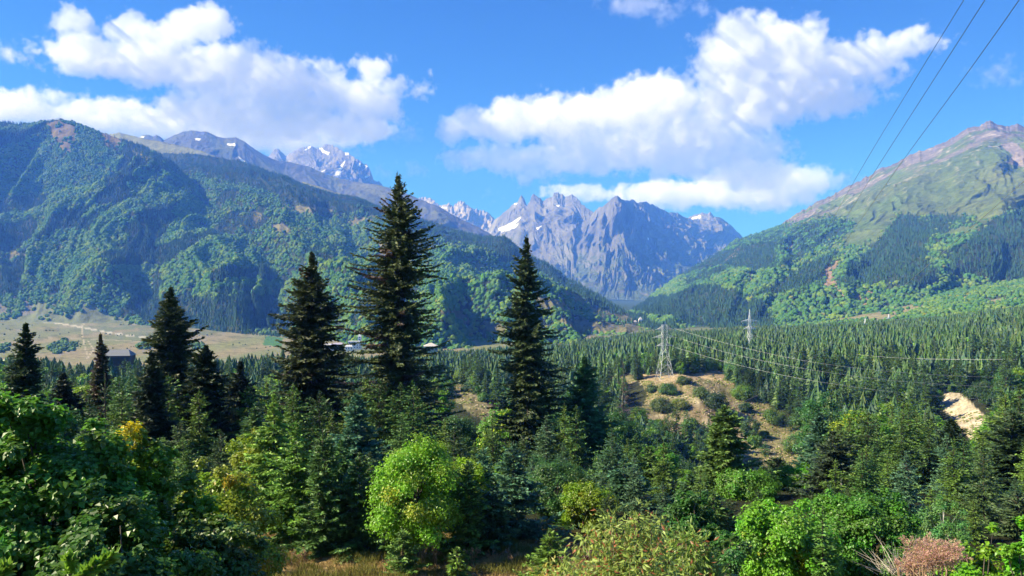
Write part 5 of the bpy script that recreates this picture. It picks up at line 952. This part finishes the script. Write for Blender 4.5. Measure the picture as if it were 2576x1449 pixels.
# dead standing trunk in the ravine
for i, (a_, yt, yb, D_, lb) in enumerate([(1568, 905, 1005, 300, 'grey dead spruce hung with lichen left of the hilltop pylon'), (2327, 1035, 1120, 190, 'thin dead trunk among the spruces left of the earth cliff')]):
    x = (a_-1288)/F*D_; zt = (724.5-yt)/F*D_; g_ = Hs(x, D_); h_ = zt-g_
    cr, tb = conifer(h_, h_*.11, 900+i, c=(.16, .12, .1), ws=.5, nb=5, tw=.3, tl=.7, width=.1, droop=25, sub=1, gap=.3); make_tree('dead_tree', cr, tb, (x, D_, g_-.2), lb, 'tree', None)
HAZE = 8.1e-5
# ------------------------------------------------------------------ clouds: real vapour far behind the mountains
def cloud(blobs, dens=.02, D=22000, vox=2.6, seed=0, edge=8, amp=112, gain=1):
    x0 = min(b[0]-b[2] for b in blobs)-40; x1 = max(b[0]+b[2] for b in blobs)+40
    z0 = min(-b[1]-b[3] for b in blobs)-35; z1 = max(-b[1]+b[3] for b in blobs)+35
    dy = min(max(b[3] for b in blobs)*1.5+30, 130)
    me = bpy.data.meshes.new('cloud'); o = bpy.data.objects.new('cloud', me); COL.objects.link(o)
    k = D/F; o.scale = (k, k, k); o.location = (-1288*k, D, 724.5*k)
    ng = bpy.data.node_groups.new('cloud', 'GeometryNodeTree'); ng.interface.new_socket('Geometry', in_out='OUTPUT', socket_type='NodeSocketGeometry')
    N = ng.nodes.new; L = ng.links.new
    pos = N('GeometryNodeInputPosition')
    def noise(scale, det, off, rough=.55):
        n = N('ShaderNodeTexNoise'); n.noise_dimensions = '4D'; n.inputs['W'].default_value = seed+off
        n.inputs['Scale'].default_value = scale; n.inputs['Detail'].default_value = det; n.inputs['Roughness'].default_value = rough
        L(pos.outputs[0], n.inputs['Vector']); return n
    def M(op, *a):
        m = N('ShaderNodeMath'); m.operation = op
        for i, v in enumerate(a):
            if isinstance(v, (int, float)): m.inputs[i].default_value = v
            else: L(v, m.inputs[i])
        return m.outputs[0]
    def VM(op, *a):
        m = N('ShaderNodeVectorMath'); m.operation = op
        for i, v in enumerate(a):
            if isinstance(v, tuple): m.inputs[i].default_value = v
            else: L(v, m.inputs[i])
        return m.outputs[1] if op == 'LENGTH' else m.outputs[0]
    wv = VM('MULTIPLY', VM('SUBTRACT', noise(1/80, 2, 3).outputs['Color'], (.5, .5, .5)), (60, 40, 40))
    p = VM('ADD', pos.outputs[0], wv); acc = None
    for b in blobs:
        cx, cy, rx, rz = b[:4]; thin = b[4] if len(b) > 4 else 1
        q = VM('MULTIPLY', VM('SUBTRACT', p, (cx, 0.0, -cy)), (1/rx, 1/max(rz*1.15, 18), 1/rz))
        f = M('MULTIPLY', M('SUBTRACT', 1.0, VM('LENGTH', q)), min(rz, 45)*thin)
        acc = f if acc is None else M('SMOOTH_MAX', acc, f, 12.0)
    n1 = noise(1/46, 8, 0, .63)
    n2 = noise(1/15, 4, 7, .6)
    f = M('ADD', M('ADD', M('ADD', acc, gain), M('MULTIPLY', M('SUBTRACT', n2.outputs[0], .5), 26)), M('MULTIPLY', M('SUBTRACT', n1.outputs[0], .5), amp))
    d = M('MINIMUM', M('MAXIMUM', M('DIVIDE', f, edge), 0.0), 1.0)
    vc = N('GeometryNodeVolumeCube'); L(d, vc.inputs['Density'])
    vc.inputs['Min'].default_value = (x0, -dy, z0); vc.inputs['Max'].default_value = (x1, dy, z1)
    for ax, n in zip('XYZ', ((x1-x0), 2*dy, (z1-z0))): vc.inputs['Resolution '+ax].default_value = max(8, int(n/vox))
    mt = bpy.data.materials.new('cloud_vapour'); mt.use_nodes = True; t = mt.node_tree; t.nodes.clear()
    out = t.nodes.new('ShaderNodeOutputMaterial'); pv = t.nodes.new('ShaderNodeVolumePrincipled')
    pv.inputs['Color'].default_value = (1, 1, 1, 1); pv.inputs['Density'].default_value = dens
    t.links.new(pv.outputs[0], out.inputs['Volume'])
    sm = N('GeometryNodeSetMaterial'); sm.inputs['Material'].default_value = mt
    L(vc.outputs[0], sm.inputs[0]); go = N('NodeGroupOutput'); L(sm.outputs[0], go.inputs[0])
    md = o.modifiers.new('vapour', 'NODES'); md.node_group = ng; me.materials.append(mt)
    return tag(o, kind='stuff')
LEFT = [(190, 55, 54, 30), (325, 75, 54, 38), (500, 60, 88, 46), (420, 100, 90, 42), (200, 122, 80, 48), (275, 162, 130, 42), (400, 152, 130, 64), (560, 180, 140, 70), (690, 205, 150, 66), (800, 232, 130, 54), (920, 258, 90, 60), (935, 178, 42, 34, .6), (1020, 217, 64, 20, .7), (100, 128, 40, 14, .5), (540, 275, 150, 60), (700, 295, 190, 62), (880, 312, 130, 40)]
LEFTLOW = [(20, 270, 130, 44), (190, 296, 140, 44), (370, 310, 150, 44), (540, 320, 170, 50), (700, 345, 170, 46), (130, 245, 70, 28, .9), (300, 290, 100, 40), (860, 325, 120, 34)]
RIGHT = [(1145, 325, 50, 34), (1200, 315, 80, 42), (1300, 305, 115, 54), (1420, 300, 150, 60), (1540, 290, 140, 60), (1650, 265, 130, 70), (1180, 403, 75, 26), (1300, 400, 135, 38), (1450, 392, 130, 50), (1600, 370, 150, 64), (1750, 340, 130, 70), (1880, 255, 130, 86), (1850, 165, 110, 80), (1880, 90, 105, 56), (1970, 125, 115, 70), (2010, 205, 165, 80), (2085, 245, 120, 52), (2150, 150, 125, 46), (2300, 98, 92, 24, .9), (2200, 122, 120, 34), (1720, 400, 130, 54), (1880, 395, 110, 60), (2180, 195, 75, 26, .7), (1880, 430, 110, 44), (1350, 440, 42, 20, .8)]
RIGHTLOW = [(1480, 487, 110, 24, 1.4), (1650, 490, 130, 36, 1.3), (1800, 490, 165, 40, 1.2), (1960, 483, 120, 46, 1.1), (2020, 455, 80, 36, 1.1), (1900, 450, 110, 44)]
if 'clouds' not in SKIP:
    cloud(LEFT); cloud(RIGHT, seed=5); cloud(LEFTLOW, seed=21, D=28000); cloud(RIGHTLOW, seed=25, D=28000)
    cloud([(1600, 10, 80, 26, .8), (1680, 30, 60, 22, .6), (1735, 12, 40, 16, .5)], seed=9, dens=.005)
    cloud([(2500, 187, 48, 20, .6), (2520, 172, 22, 14, .6)], seed=11, dens=.006)
    cloud([(1010, 345, 46, 18, .9), (1045, 430, 30, 15, .9), (970, 432, 22, 14, .7), (888, 384, 26, 14, .8)], seed=13, dens=.006)
    cloud([(5, 130, 28, 14, .8)], seed=15, dens=.006)
    cloud([(2120, 458, 70, 14, .7), (2580, 306, 26, 14, .8), (2060, 475, 60, 16, .8)], seed=17, dens=.006)
    cloud([(1220, 495, 24, 9, 1)], seed=19, dens=.006)
# ------------------------------------------------------------------ the blue air of the valley
if 'haze' not in SKIP:
    b = MB(); b.box((-16200, -15800, -420), (16200, 15800, 2560)); hz = link('haze', None or b.mesh('haze', None))
    m = bpy.data.materials.new('valley_haze'); m.use_nodes = True; t = m.node_tree; t.nodes.clear(); out = t.nodes.new('ShaderNodeOutputMaterial')
    pv = t.nodes.new('ShaderNodeVolumePrincipled'); pv.inputs['Color'].default_value = (.09, .27, 1, 1); pv.inputs['Absorption Color'].default_value = (1, 1, 1, 1); pv.inputs['Density'].default_value = HAZE; pv.inputs['Anisotropy'].default_value = 0
    t.links.new(pv.outputs[0], out.inputs['Volume']); hz.data.materials.append(m); tag(hz, kind='stuff')
